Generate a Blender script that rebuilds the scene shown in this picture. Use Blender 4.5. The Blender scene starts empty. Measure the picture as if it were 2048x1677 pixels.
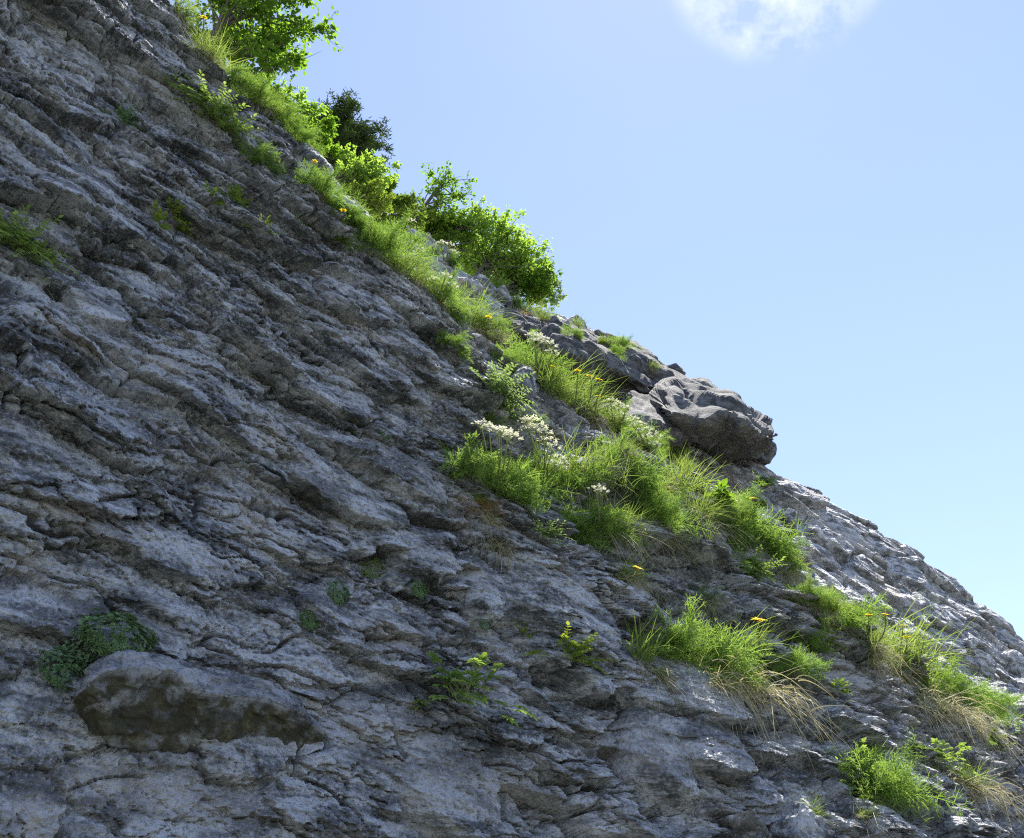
import bpy, math, random
import numpy as np
from mathutils import Vector, Matrix
from mathutils.bvhtree import BVHTree

sc = bpy.context.scene
col = sc.collection
R = math.radians

# ------------------------------------------------------------------ camera
CAM = np.array((0.0, 0.0, 1.6))
PITCH = R(35.0)
F = 1967.0                                   # focal length in photo pixels (2048 wide)
cam_d = bpy.data.cameras.new('camera')
cam = bpy.data.objects.new('camera', cam_d); col.objects.link(cam)
cam_d.sensor_fit = 'HORIZONTAL'; cam_d.sensor_width = 36.0
cam_d.lens = 36.0 * F / 2048.0
cam_d.clip_start = 0.05; cam_d.clip_end = 4000.0
cam.location = CAM
cam.rotation_euler = (math.pi / 2 + PITCH, 0, 0)
sc.camera = cam

# ------------------------------------------------------------------ sky, sun, exposure
SUN_EL, SUN_AZ = R(67.0), R(18.0)             # azimuth measured from +Y towards +X
world = bpy.data.worlds.new('World'); sc.world = world; world.use_nodes = True
wn = world.node_tree; wn.nodes.clear()
def wnode(t, **k):
    n = wn.nodes.new(t)
    for a, b in k.items(): setattr(n, a, b)
    return n
w_out = wnode('ShaderNodeOutputWorld'); w_bg = wnode('ShaderNodeBackground')
w_sky = wnode('ShaderNodeTexSky'); w_sky.sky_type = 'NISHITA'; w_sky.sun_disc = False
w_sky.sun_elevation = SUN_EL; w_sky.sun_rotation = SUN_AZ
w_sky.air_density = 1.0; w_sky.dust_density = 0.055; w_sky.ozone_density = 0.3
w_bg.inputs['Strength'].default_value = 0.082
# thin scattered cloud: noise in the sky direction, sparse everywhere
w_tc = wnode('ShaderNodeTexCoord')
w_map = wnode('ShaderNodeMapping'); w_map.inputs['Location'].default_value = (0.0, 0.0, 0.0)
w_nz = wnode('ShaderNodeTexNoise'); w_nz.inputs['Scale'].default_value = 9.0
w_nz.inputs['Detail'].default_value = 8.0; w_nz.inputs['Roughness'].default_value = 0.6
w_cr = wnode('ShaderNodeValToRGB')
w_cr.color_ramp.elements[0].position = 0.43; w_cr.color_ramp.elements[0].color = (0, 0, 0, 1)
w_cr.color_ramp.elements[1].position = 0.60; w_cr.color_ramp.elements[1].color = (1, 1, 1, 1)
w_big = wnode('ShaderNodeVectorMath', operation='DISTANCE')
w_big.inputs[1].default_value = (0.3, 0.5, 0.8)      # set below: where the cloud drifts
w_mr = wnode('ShaderNodeMapRange'); w_mr.interpolation_type = 'SMOOTHSTEP'
w_mr.inputs['From Min'].default_value = 0.112; w_mr.inputs['From Max'].default_value = 0.075
w_mul = wnode('ShaderNodeMath', operation='MULTIPLY')
w_mul2 = wnode('ShaderNodeMath', operation='MULTIPLY'); w_mul2.inputs[1].default_value = 0.65
w_mix = wnode('ShaderNodeMix', data_type='RGBA')
w_mix.inputs['B'].default_value = (5.0, 5.1, 6.0, 1)
L = wn.links
L.new(w_tc.outputs['Generated'], w_map.inputs[0]); L.new(w_map.outputs[0], w_nz.inputs['Vector'])
L.new(w_nz.outputs['Fac'], w_cr.inputs[0]); L.new(w_tc.outputs['Generated'], w_big.inputs[0])
L.new(w_big.outputs['Value'], w_mr.inputs['Value'])
L.new(w_cr.outputs[0], w_mul.inputs[0]); L.new(w_mr.outputs[0], w_mul.inputs[1])
L.new(w_mul.outputs[0], w_mul2.inputs[0]); L.new(w_mul2.outputs[0], w_mix.inputs['Factor'])
w_tint = wnode('ShaderNodeMix', data_type='RGBA', blend_type='MULTIPLY'); w_tint.inputs['Factor'].default_value = 1.0
w_tint.inputs['B'].default_value = (1.09, 0.965, 0.99, 1)      # white balance of the whole sky
L.new(w_sky.outputs[0], w_tint.inputs['A']); L.new(w_tint.outputs['Result'], w_mix.inputs['A']); L.new(w_mix.outputs['Result'], w_bg.inputs['Color'])
L.new(w_bg.outputs[0], w_out.inputs['Surface'])

sun_d = bpy.data.lights.new('sun', 'SUN'); sun = bpy.data.objects.new('sun', sun_d); col.objects.link(sun)
sun_d.energy = 5.0; sun_d.angle = R(0.6); sun_d.color = (1.0, 0.95, 0.87)
SDIR = Vector((math.cos(SUN_EL) * math.sin(SUN_AZ), math.cos(SUN_EL) * math.cos(SUN_AZ), math.sin(SUN_EL)))
sun.rotation_euler = SDIR.to_track_quat('Z', 'Y').to_euler()
sun.location = (0, 0, 30)

vs = sc.view_settings
vs.view_transform = 'Standard'; vs.look = 'None'; vs.exposure = 1.8; vs.gamma = 1.0
vs.use_curve_mapping = False
sc.cycles.max_bounces = 8; sc.cycles.diffuse_bounces = 4; sc.cycles.transparent_max_bounces = 8
sc.cycles.sample_clamp_indirect = 6.0
sc.cycles.use_denoising = False
sc.cycles.filter_width = 1.15

# ------------------------------------------------------------------ frames and rays
AZ = R(43.0)
UV = np.array((math.sin(AZ), math.cos(AZ), 0.0))          # along the cliff, away to the right
NV = np.array((math.cos(AZ), -math.sin(AZ), 0.0))         # out of the cliff, towards the viewer
ZV = np.array((0.0, 0.0, 1.0))

def ray(px, py):
    x = px - 1024.0; y = 838.5 - py
    d = np.array((x, F * math.cos(PITCH) - y * math.sin(PITCH), F * math.sin(PITCH) + y * math.cos(PITCH)))
    return d / np.linalg.norm(d)

def sst(a, b, x):
    t = np.clip((x - a) / (b - a), 0, 1)
    return t * t * (3 - 2 * t)

def base_near(u, z):
    lean = 0.155 + 0.265 * sst(1.6, 4.2, u)
    d = 2.05 - 0.85 * sst(1.4, 4.6, u) + 0.10 * np.clip(u - 5.5, 0, 20)
    return -d - lean * (z - 1.6)

def base_far(u, z):
    return -(2.75 - 0.12 * (np.clip(u, 0, 14) - 3.0)) - 0.42 * (z - 1.6)

def at(px, py, base=base_near, off=0.0):
    """point where the sight line through a photo pixel meets a base surface: (u, z, distance)"""
    d = ray(px, py); du, dn, dz = d @ UV, d @ NV, d[2]
    t = 0.2; prev = 0.2
    while t < 60:
        if t * dn <= base(t * du, CAM[2] + t * dz) + off: break
        prev = t; t *= 1.03
    lo, hi = prev, t
    for _ in range(30):
        m = (lo + hi) / 2
        if m * dn <= base(m * du, CAM[2] + m * dz) + off: hi = m
        else: lo = m
    return hi * du, CAM[2] + hi * dz, hi

dcloud = ray(1555, -118)
w_big.inputs[1].default_value = tuple(dcloud)

# ------------------------------------------------------------------ numpy noise
_rng = np.random.default_rng(7)
_perm = _rng.permutation(256).astype(np.int32); _perm = np.concatenate([_perm, _perm, _perm])
_g = _rng.normal(size=(256, 3)).astype(np.float32); _g /= np.linalg.norm(_g, axis=1)[:, None]

def perlin(x, y, z):
    xi = np.floor(x); yi = np.floor(y); zi = np.floor(z)
    fx = (x - xi).astype(np.float32); fy = (y - yi).astype(np.float32); fz = (z - zi).astype(np.float32)
    xi = xi.astype(np.int32) & 255; yi = yi.astype(np.int32) & 255; zi = zi.astype(np.int32) & 255
    w = [f * f * f * (f * (f * 6 - 15) + 10) for f in (fx, fy, fz)]
    out = 0.0
    for i in (0, 1):
        a = _perm[xi + i]; wx = w[0] if i else 1 - w[0]
        for j in (0, 1):
            b = _perm[a + yi + j]; wy = w[1] if j else 1 - w[1]
            for k in (0, 1):
                g = _g[_perm[b + zi + k]]; wz = w[2] if k else 1 - w[2]
                out = out + wx * wy * wz * (g[..., 0] * (fx - i) + g[..., 1] * (fy - j) + g[..., 2] * (fz - k))
    return out * 1.4

def fbm(x, y, z, octaves=4, gain=0.5, ridged=False):
    s = 0.0; a = 1.0
    for o in range(octaves):
        n = perlin(x + 17.3 * o, y - 9.1 * o, z + 4.7 * o)
        s = s + a * ((1 - 2 * np.abs(n)) if ridged else n)
        x = x * 2.03; y = y * 2.03; z = z * 2.03; a *= gain
    return s

def cells(x, y, seed=0, jit=0.9):
    """2-D cell noise: F1, F2, two random values and the offset from the cell's centre"""
    xi = np.floor(x).astype(np.int32); yi = np.floor(y).astype(np.int32)
    f1 = np.full(x.shape, 9.0, np.float32); f2 = f1.copy()
    r1 = np.zeros(x.shape, np.float32); r2 = r1.copy(); ox = r1.copy(); oy = r1.copy()
    for i in (-1, 0, 1):
        for j in (-1, 0, 1):
            h = _perm[(_perm[(xi + i + seed) & 255] + yi + j) & 255]
            px = xi + i + 0.5 + jit * (_g[h, 0] * 0.6); py = yi + j + 0.5 + jit * (_g[h, 1] * 0.6)
            dx = (x - px).astype(np.float32); dy = (y - py).astype(np.float32)
            d = np.sqrt(dx * dx + dy * dy)
            n1 = d < f1
            f2 = np.where(n1, f1, np.minimum(f2, d))
            r1 = np.where(n1, _g[h, 2], r1); r2 = np.where(n1, _g[(h + 91) & 255, 1], r2)
            ox = np.where(n1, dx, ox); oy = np.where(n1, dy, oy)
            f1 = np.where(n1, d, f1)
    return f1, f2, r1, r2, ox, oy

def cells3(x, y, z, seed=0):
    xi = np.floor(x).astype(np.int32); yi = np.floor(y).astype(np.int32); zi = np.floor(z).astype(np.int32)
    f1 = np.full(x.shape, 9.0, np.float32); f2 = f1.copy(); r1 = np.zeros(x.shape, np.float32)
    for i in (-1, 0, 1):
        for j in (-1, 0, 1):
            for k in (-1, 0, 1):
                h = _perm[(_perm[(_perm[(xi + i + seed) & 255] + yi + j) & 255] + zi + k) & 255]
                d = np.sqrt((x - xi - i - 0.5 - 0.5 * _g[h, 0]) ** 2 + (y - yi - j - 0.5 - 0.5 * _g[h, 1]) ** 2 + (z - zi - k - 0.5 - 0.5 * _g[h, 2]) ** 2)
                n1 = d < f1
                f2 = np.where(n1, f1, np.minimum(f2, d)); r1 = np.where(n1, _g[(h + 57) & 255, 0], r1); f1 = np.where(n1, d, f1)
    return f1, f2, r1

# ------------------------------------------------------------------ mesh and object helpers
def mesh_from(name, V, Fc, smooth=False):
    """V (n,3); Fc (m,3) or (m,4) index array"""
    me = bpy.data.meshes.new(name)
    V = np.ascontiguousarray(V, np.float32); Fc = np.ascontiguousarray(Fc, np.int32)
    k = Fc.shape[1]
    me.vertices.add(len(V)); me.vertices.foreach_set('co', V.ravel())
    me.loops.add(Fc.size); me.loops.foreach_set('vertex_index', Fc.ravel())
    me.polygons.add(len(Fc)); me.polygons.foreach_set('loop_start', np.arange(0, Fc.size, k, dtype=np.int32))
    me.update(calc_edges=True); me.validate()
    me.polygons.foreach_set('use_smooth', np.full(len(Fc), smooth, bool))
    return me

def grid_faces(nr, nc):
    i = np.arange(nr * nc, dtype=np.int32).reshape(nr, nc)
    return np.stack([i[:-1, :-1], i[:-1, 1:], i[1:, 1:], i[1:, :-1]], -1).reshape(-1, 4)

def add_attr(me, name, vals):
    a = me.attributes.new(name, 'FLOAT', 'POINT')
    a.data.foreach_set('value', np.ascontiguousarray(vals, np.float32).ravel())

def link(name, me, mat=None, parent=None, **props):
    o = bpy.data.objects.new(name, me); col.objects.link(o)
    if mat is not None and me is not None and not me.materials: me.materials.append(mat)
    if parent is not None: o.parent = parent
    for k, v in props.items(): o[k] = v
    return o

# ------------------------------------------------------------------ materials
def new_mat(name):
    m = bpy.data.materials.new(name); m.use_nodes = True
    nt = m.node_tree; b = nt.nodes['Principled BSDF']
    return m, nt, b

class NB:
    def __init__(s, nt): s.nt = nt
    def n(s, t, ins=None, **k):
        nd = s.nt.nodes.new(t)
        for a, b in k.items(): setattr(nd, a, b)
        for key, v in (ins or {}).items():
            if hasattr(v, 'is_linked') or isinstance(v, bpy.types.NodeSocket): s.nt.links.new(v, nd.inputs[key])
            else: nd.inputs[key].default_value = v
        return nd
    def noise(s, vec, scale, detail=4, rough=0.55, dist=0.0):
        return s.n('ShaderNodeTexNoise', {'Vector': vec, 'Scale': scale, 'Detail': detail, 'Roughness': rough, 'Distortion': dist}).outputs['Fac']
    def ramp(s, fac, stops):
        r = s.n('ShaderNodeValToRGB', {0: fac}); e = r.color_ramp.elements
        while len(e) < len(stops): e.new(0.5)
        for q, (p, c) in zip(e, stops):
            q.position = p; q.color = (c, c, c, 1) if not isinstance(c, tuple) else (*c, 1)
        return r.outputs[0]
    def mix(s, fac, a, b, mode='MIX'):
        m = s.n('ShaderNodeMix', data_type='RGBA', blend_type=mode)
        for k, v in (('Factor', fac), ('A', a), ('B', b)):
            if isinstance(v, bpy.types.NodeSocket): s.nt.links.new(v, m.inputs[k])
            elif isinstance(v, tuple): m.inputs[k].default_value = (*v, 1)
            else: m.inputs[k].default_value = v
        return m.outputs['Result']
    def math(s, op, a, b=0.0, clamp=False):
        m = s.n('ShaderNodeMath', {0: a, 1: b}, operation=op); m.use_clamp = clamp
        return m.outputs[0]

def rock_material(name, warm=0.0, tone=1.0, bump=1.0, ochre_shade=1.0):
    m, nt, b = new_mat(name); q = NB(nt)
    geo = q.n('ShaderNodeNewGeometry'); pos = geo.outputs['Position']
    # bedding runs along the cliff: stretch one copy of the coordinates along it
    mp = q.n('ShaderNodeMapping', {0: pos}); mp.inputs['Rotation'].default_value = (0, 0, AZ - math.pi / 2)
    mp2 = q.n('ShaderNodeMapping', {0: mp.outputs[0]}); mp2.inputs['Scale'].default_value = (0.45, 1.0, 1.25)
    sv = mp2.outputs[0]
    big = q.noise(sv, 2.2, 5, 0.6, 0.6)
    mid = q.noise(sv, 11.0, 6, 0.62, 0.4)
    fine = q.noise(pos, 70.0, 6, 0.7)
    grit = q.noise(pos, 330.0, 3, 0.7)
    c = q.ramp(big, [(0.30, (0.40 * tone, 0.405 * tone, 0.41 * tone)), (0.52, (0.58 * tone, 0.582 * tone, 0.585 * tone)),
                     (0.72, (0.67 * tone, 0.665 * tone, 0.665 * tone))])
    # dark crust lichen, pale lichen, warm bare limestone
    dk = q.ramp(mid, [(0.42, 1.0), (0.54, 0.0)])
    c = q.mix(q.math('MULTIPLY', dk, 0.88), c, (0.085 * tone, 0.09 * tone, 0.096 * tone))
    lt = q.ramp(fine, [(0.52, 0.0), (0.64, 1.0)])
    c = q.mix(q.math('MULTIPLY', lt, 0.55), c, (0.78 * tone, 0.765 * tone, 0.76 * tone))
    bk = q.ramp(fine, [(0.36, 1.0), (0.47, 0.0)])
    c = q.mix(q.math('MULTIPLY', bk, 0.65), c, (0.055, 0.058, 0.06))
    pk = q.ramp(q.noise(sv, 4.7, 4, 0.6, 1.0), [(0.50, 0.0), (0.70, 1.0)])
    c = q.mix(q.math('MULTIPLY', pk, 0.16 + 0.5 * warm), c, (0.60, 0.555, 0.53))
    sp = q.ramp(grit, [(0.57, 0.0), (0.68, 1.0)])
    c = q.mix(q.math('MULTIPLY', sp, 0.38), c, (0.80, 0.79, 0.78))
    sp2 = q.ramp(grit, [(0.28, 1.0), (0.40, 0.0)])
    c = q.mix(q.math('MULTIPLY', sp2, 0.5), c, (0.05, 0.052, 0.055))
    mp3 = q.n('ShaderNodeMapping', {0: mp.outputs[0]}); mp3.inputs['Scale'].default_value = (2.6, 2.6, 0.35)
    seep = q.ramp(q.noise(mp3.outputs[0], 1.6, 4, 0.6, 0.3), [(0.54, 0.0), (0.70, 1.0)])
    c = q.mix(q.math('MULTIPLY', seep, 0.38), c, (0.12, 0.122, 0.13))
    rust = q.ramp(q.noise(sv, 3.1, 5, 0.65, 0.8), [(0.60, 0.0), (0.74, 1.0)])
    c = q.mix(q.math('MULTIPLY', rust, 0.1), c, (0.40, 0.35, 0.28))
    mp4 = q.n('ShaderNodeMapping', {0: mp.outputs[0]}); mp4.inputs['Scale'].default_value = (0.5, 1.0, 3.2); mp4.inputs['Rotation'].default_value = (0, R(10), 0)
    ban = q.ramp(q.noise(mp4.outputs[0], 7.0, 5, 0.65, 0.5), [(0.38, 1.0), (0.50, 0.0)])
    c = q.mix(q.math('MULTIPLY', ban, 0.6), c, (0.075, 0.08, 0.086))
    # bare, freshly broken patches (attribute painted on the mesh where they are)
    at_p = q.n('ShaderNodeAttribute', attribute_name='pale').outputs['Fac']
    pm = q.math('MULTIPLY', at_p, q.ramp(q.noise(pos, 30.0, 5, 0.6), [(0.30, 0.25), (0.60, 1.0)]), True)
    c = q.mix(pm, c, (0.53, 0.495, 0.45))
    # ochre and olive lichen; its dark tone also paints shade onto downward faces
    at_o = q.n('ShaderNodeAttribute', attribute_name='ochre_shade').outputs['Fac']
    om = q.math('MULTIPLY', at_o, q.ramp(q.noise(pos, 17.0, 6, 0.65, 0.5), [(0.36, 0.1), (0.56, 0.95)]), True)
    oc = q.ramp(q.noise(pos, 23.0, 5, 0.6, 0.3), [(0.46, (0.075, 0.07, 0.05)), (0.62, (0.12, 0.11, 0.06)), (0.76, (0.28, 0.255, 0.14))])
    c = q.mix(q.math('MULTIPLY', om, ochre_shade), c, oc)
    nt.links.new(c, b.inputs['Base Color'])
    b.inputs['Roughness'].default_value = 0.92; b.inputs['Specular IOR Level'].default_value = 0.18
    hgt = q.math('ADD', q.math('MULTIPLY', fine, 0.7), q.math('MULTIPLY', grit, 0.25))
    pits = q.n('ShaderNodeTexVoronoi', {'Vector': sv, 'Scale': 75.0}, feature='F1').outputs['Distance']
    hgt = q.math('ADD', hgt, q.math('MULTIPLY', pits, 0.35))
    bp = q.n('ShaderNodeBump', {'Height': hgt, 'Strength': 1.0 * bump, 'Distance': 0.015})
    nt.links.new(bp.outputs[0], b.inputs['Normal'])
    return m

M = {}
M['rock'] = rock_material('grey_limestone')
M['mossy_rock'] = rock_material('mossy_limestone', tone=0.7, ochre_shade=1.0)
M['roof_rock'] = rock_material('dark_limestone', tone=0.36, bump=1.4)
M['far_rock'] = rock_material('pale_limestone', warm=0.55, tone=1.25, bump=1.3, ochre_shade=0.5)
# ------------------------------------------------------------------ relief of the bedded limestone
def flakes(H, G, U1, Z, tfun, WU, WZ, rng, n, ur, zr, a_r, asp_r, th, ang=(-0.10, 0.09), dens=None, edge=0.16, groove=0.0):
    """shingle-like flakes: each swells towards its lower edge and then breaks off"""
    nr, nc = Z.shape
    for _ in range(n):
        u0 = rng.uniform(*ur); c0 = int(np.searchsorted(U1, u0))
        zl, zh = zr(u0)
        z0 = zl + (zh - zl) * rng.random()
        a = a_r[0] * (a_r[1] / a_r[0]) ** rng.random()
        if dens is not None: a *= dens(u0, z0)
        bb = a / rng.uniform(*asp_r); T = bb * rng.uniform(*th); ph = rng.normal(*ang)
        flake(H, G, U1, Z, tfun, WU, WZ, u0, z0, a, bb, T, ph, edge, groove, rng.uniform(0.2, 0.8))

def flake(H, G, U1, Z, tfun, WU, WZ, u0, z0, a, bb, T, ph, edge, groove, bow=0.5, skew=0.0, pw=1.2):
    nr, nc = Z.shape
    c0 = np.searchsorted(U1, u0 - a * 1.1); c1 = np.searchsorted(U1, u0 + a * 1.1)
    if c1 - c0 < 3: return
    ext = bb * (1.6 + edge) + abs(math.sin(ph)) * a
    r0, r1 = tfun(z0 - ext, z0 + ext, c0, c1)
    if r1 - r0 < 3: return
    sl = (slice(r0, r1), slice(c0, c1))
    du = U1[None, c0:c1] + WU[sl] - u0; dz = Z[sl] + WZ[sl] - z0
    cp, sp = math.cos(ph), math.sin(ph)
    x = (du * cp + dz * sp) / a; y = (dz * cp - du * sp) / bb
    ylow = -0.9 + bow * x * x + skew * x
    e = y - ylow
    prof = np.sqrt(np.clip(1 - x * x, 0, 1))
    r = 1 - np.clip(e / (1.15 - ylow), 0, 1)
    up = np.where(e > 0, r ** pw, np.clip(1 + e / edge, 0, 1))
    h = T * prof * up
    H[sl] = np.maximum(H[sl], h)
    if groove > 0:
        g = groove * T * prof * np.exp(-((e + edge * 1.2) / (edge * 0.8)) ** 2)
        G[sl] = np.maximum(G[sl], g)

def cum(n, f):
    """n graded positions in [0,1] with local spacing f(s)"""
    s = np.linspace(0, 1, 4001); w = 1 / f(s); c = np.concatenate([[0], np.cumsum((w[1:] + w[:-1]) / 2)]); c /= c[-1]
    return np.interp(np.linspace(0, 1, n), c, s)

# ---- near face -----------------------------------------------------------------
CREST_PX = [(330, 0), (400, 75), (480, 170), (560, 250), (640, 340), (690, 400), (735, 470), (790, 535), (850, 580),
            (920, 640), (990, 705), (1050, 740), (1110, 770), (1180, 815), (1250, 870), (1320, 925), (1400, 975), (1480, 1015),
            (1550, 1075), (1600, 1130), (1680, 1200), (1750, 1262), (1830, 1335), (1900, 1392), (1980, 1452), (2048, 1505)]
cw = np.array([at(x, y)[:2] for x, y in CREST_PX])
cu = np.concatenate([[-6.0, -1.0], cw[:, 0], [cw[-1, 0] + 2.0, cw[-1, 0] + 5.0, 30.0]])
cz = np.concatenate([[cw[0, 1] + 1.1, cw[0, 1] + 0.5], cw[:, 1], [cw[-1, 1] - 0.1, cw[-1, 1] - 0.3, cw[-1, 1] - 0.5]])
o_ = np.argsort(cu); cu = cu[o_]; cz = cz[o_]
LOW_PX = [(x, 1700) for x in range(-60, 2110, 60)]
lw = np.array([at(x, y)[:2] for x, y in LOW_PX]); lu, lz = lw[:, 0], lw[:, 1]
print('crest', cw[[0, 5, 10, 15, 20, 25]].round(2).tolist(), 'low', lw[[0, 17, 35]].round(2).tolist())

u_lo, u_hi = -0.15, cw[-1, 0] + 0.6
NCM = 1150
s_ = cum(NCM, lambda s: 0.55 + 0.33 * np.clip(u_lo + s * (u_hi - u_lo), 0, 9))
U1 = np.concatenate([np.linspace(-5.5, u_lo, 60)[:-1], u_lo + s_ * (u_hi - u_lo), np.linspace(u_hi, u_hi + 9, 60)[1:]])
NC = len(U1)
zc = np.interp(U1, cu, cz)
k_ = np.exp(-0.5 * (np.arange(-12, 13) / 5.0) ** 2); k_ /= k_.sum()
zc = np.convolve(np.pad(zc, 12, mode='edge'), k_, 'valid')
zc = zc - 0.07 - 0.10 * (1 - sst(0.8, 2.5, U1))
zl = np.interp(U1, lu, lz) - 0.12
zl = np.minimum(zl, zc - 0.8)
NRM, NRL, NRT = 560, 14, 90
tm = cum(NRM, lambda s: 0.75 + 0.5 * s)
rows_low = np.linspace(0, 1, NRL, endpoint=False)[:, None] * (zl + 0.15)[None] - 0.15
rows_mid = zl[None] + tm[:, None] * (zc - zl)[None]
Z = np.concatenate([rows_low, rows_mid], 0).astype(np.float64)
NB_ = base_near(U1[None, :], Z)
# beyond the crest the rock rolls back into a planted shelf that slopes up gently
lean = 0.155 + 0.265 * sst(1.6, 4.2, U1)
a0 = np.pi / 2 - np.arctan(lean)
dr = np.concatenate([np.full(50, 0.012), np.geomspace(0.02, 0.45, NRT - 50)])
rr = np.cumsum(dr)
ang = a0[None] + (R(24.0) - a0[None]) * sst(0, 0.42, rr)[:, None]
dn = -np.cumsum(np.cos(ang) * dr[:, None], 0); dz = np.cumsum(np.sin(ang) * dr[:, None], 0)
Z = np.concatenate([Z, zc[None] + dz], 0); NB_ = np.concatenate([NB_, base_near(U1, zc)[None] + dn], 0)
NR = Z.shape[0]
Uf = np.broadcast_to(U1[None], Z.shape)
TOP = NRL + NRM
rollw = np.concatenate([np.zeros(TOP), np.clip(rr / 0.5, 0, 1)])[:, None]

def tfun(z0, z1, c0, c1):
    span = (zc - zl)[c0:c1]
    t0 = ((z0 - zl[c0:c1]) / span).min(); t1 = ((z1 - zl[c0:c1]) / span).max()
    r0 = NRL + int(np.searchsorted(tm, max(t0, 0))); r1 = NRL + int(np.searchsorted(tm, min(max(t1, 0), 1)))
    if t1 > 1.0: r1 = min(NR, TOP + 30)
    return r0, r1

S = Z                                                     # noise coordinates
n1 = fbm(Uf * 3.0, S * 4.5, NB_ * 0 + 2.0, 3); n2 = fbm(Uf * 3.0, S * 4.5, NB_ * 0 + 9.0, 3)
j1 = fbm(Uf * 17, S * 26, NB_ * 0 + 1.0, 3, 0.6); j2 = fbm(Uf * 17, S * 26, NB_ * 0 + 6.0, 3, 0.6)
WU = 0.03 * n1 + 0.020 * j1; WZ = 0.022 * n2 + 0.018 * j2
rngf = np.random.default_rng(11)
ur = (u_lo - 0.1, u_hi); zr = lambda u: (float(np.interp(u, U1, zl)), float(np.interp(u, U1, zc)) + 0.05)
far_s = lambda u, z: 0.85 + 0.16 * max(u, 0) + 0.20 * max(z - 2.2, 0)
zero = lambda: np.zeros(Z.shape)
Hl, Hm, Hs, Ht, G = zero(), zero(), zero(), zero(), zero()
flakes(Hl, G, U1, Z, tfun, WU, WZ, rngf, 100, ur, zr, (0.18, 0.42), (1.8, 3.6), (0.30, 0.6), (-0.14, 0.16), far_s, 0.08, 0.2)
flakes(Hm, G, U1, Z, tfun, WU, WZ, rngf, 1150, ur, zr, (0.07, 0.19), (1.7, 3.8), (0.3, 0.8), (-0.18, 0.20), far_s, 0.09, 0.4)
flakes(Hs, G, U1, Z, tfun, WU * 0.6, WZ * 0.6, rngf, 4500, ur, zr, (0.03, 0.08), (1.6, 3.8), (0.25, 0.65), (-0.2, 0.3), far_s, 0.18, 0.3)

# blocky, jointed rock towards the right and along the lower middle
blk = np.clip(sst(1.75, 3.1, Uf + 0.5 * n1) , 0, 1)
f1, f2, r1, r2, ox, oy = cells((Uf + 0.12 * n1 + 0.25 * Z) * 2.6, (Z + 0.10 * n2 - 0.10 * Uf) * 4.2, 3)
cr = np.clip(1 - (f2 - f1) / 0.11, 0, 1)
Hb = 0.075 * r1 + 0.11 * (r2 * ox - 0.55 * oy) - 0.085 * cr ** 1.5
g1, g2, q1, q2, px_, py_ = cells((Uf + 0.06 * j1) * 6.3, (Z + 0.05 * n1 - 0.12 * Uf) * 12.0, 40)
Hc = 0.020 * q1 + 0.05 * (0.5 * q2 * px_ - 0.5 * py_) - 0.018 * np.clip(1 - (g2 - g1) / 0.12, 0, 1) ** 1.5
und = 0.08 * fbm(Uf * 0.9, S * 1.3, NB_ * 0 + 30.0, 3)
rough = 0.012 * fbm(Uf * 14, S * 19, NB_ * 0 + 3.0, 5, 0.62) + 0.008 * fbm(Uf * 30, S * 46, NB_ * 0 + 5.0, 3, 0.6, True)
fl_w = 1 - 0.45 * blk
low_ = sst(0.05, 0.35, (Z - zl[None]) / (zc - zl)[None])
calm = (0.4 + 0.6 * low_) * (0.28 + 0.8 * sst(-0.2, 0.25, fbm(Uf * 1.3, S * 2.6, NB_ * 0 + 51.0, 3)))
streak = fbm(Uf * 16, (S - 0.12 * Uf) * 70, NB_ * 0 + 13.0, 3, 0.6)
pit = fbm(Uf * 60, S * 75, NB_ * 0 + 23.0, 3, 0.65, True)
sm = 0.3 + 0.7 * sst(-0.3, 0.3, fbm(Uf * 2.1, S * 3.4, NB_ * 0 + 81.0, 3))
rough = rough * (0.45 + 0.55 * sm) + sm * (0.0020 * streak + 0.0020 * pit)
d1, d2, v1, v2, dx_, dy_ = cells((Uf + 0.06 * n1 + 0.02 * j2 + 0.45 * Z) * 3.0, (Z + 0.05 * n2 + 0.015 * j1 - 0.2 * Uf) * 6.5, 140)
Hd = 0.03 * v1 + 0.06 * (0.7 * v2 * dx_ - 0.55 * dy_) - 0.022 * np.clip(1 - (d2 - d1) / 0.10, 0, 1) ** 1.5
H = und + fl_w * (0.85 * Hl + 1.35 * calm * Hm) + 0.8 * (0.5 + calm) * Hd * (1 - 0.4 * blk) * (0.45 + 0.55 * low_) + 0.25 * (0.3 + 0.7 * calm) * Hs + blk * Hb + (0.4 + 0.7 * blk) * Hc + rough - G * (1 - 0.4 * blk)

ck = perlin(Uf * 1.3 + 0.3 * n1, (S - 0.13 * Uf) * 8.0 + 0.4 * n2, NB_ * 0 + 91.0)
ck2 = perlin((Uf + 0.55 * S) * 3.2 + 0.3 * n1, (S - 0.3 * Uf) * 1.1, NB_ * 0 + 95.0)
km = sst(0.0, 0.35, fbm(Uf * 1.1, S * 2.0, NB_ * 0 + 99.0, 2)); km2 = sst(0.1, 0.4, fbm(Uf * 1.4, S * 1.6, NB_ * 0 + 103.0, 2))
H = H - 0.055 * np.exp(-(ck / (0.022 + 0.012 * j1)) ** 2) * km - 0.050 * np.exp(-(ck2 / 0.02) ** 2) * km2
HS = fl_w * (0.85 * Hl + 1.35 * calm * Hm) + 0.3 * Hs
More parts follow.
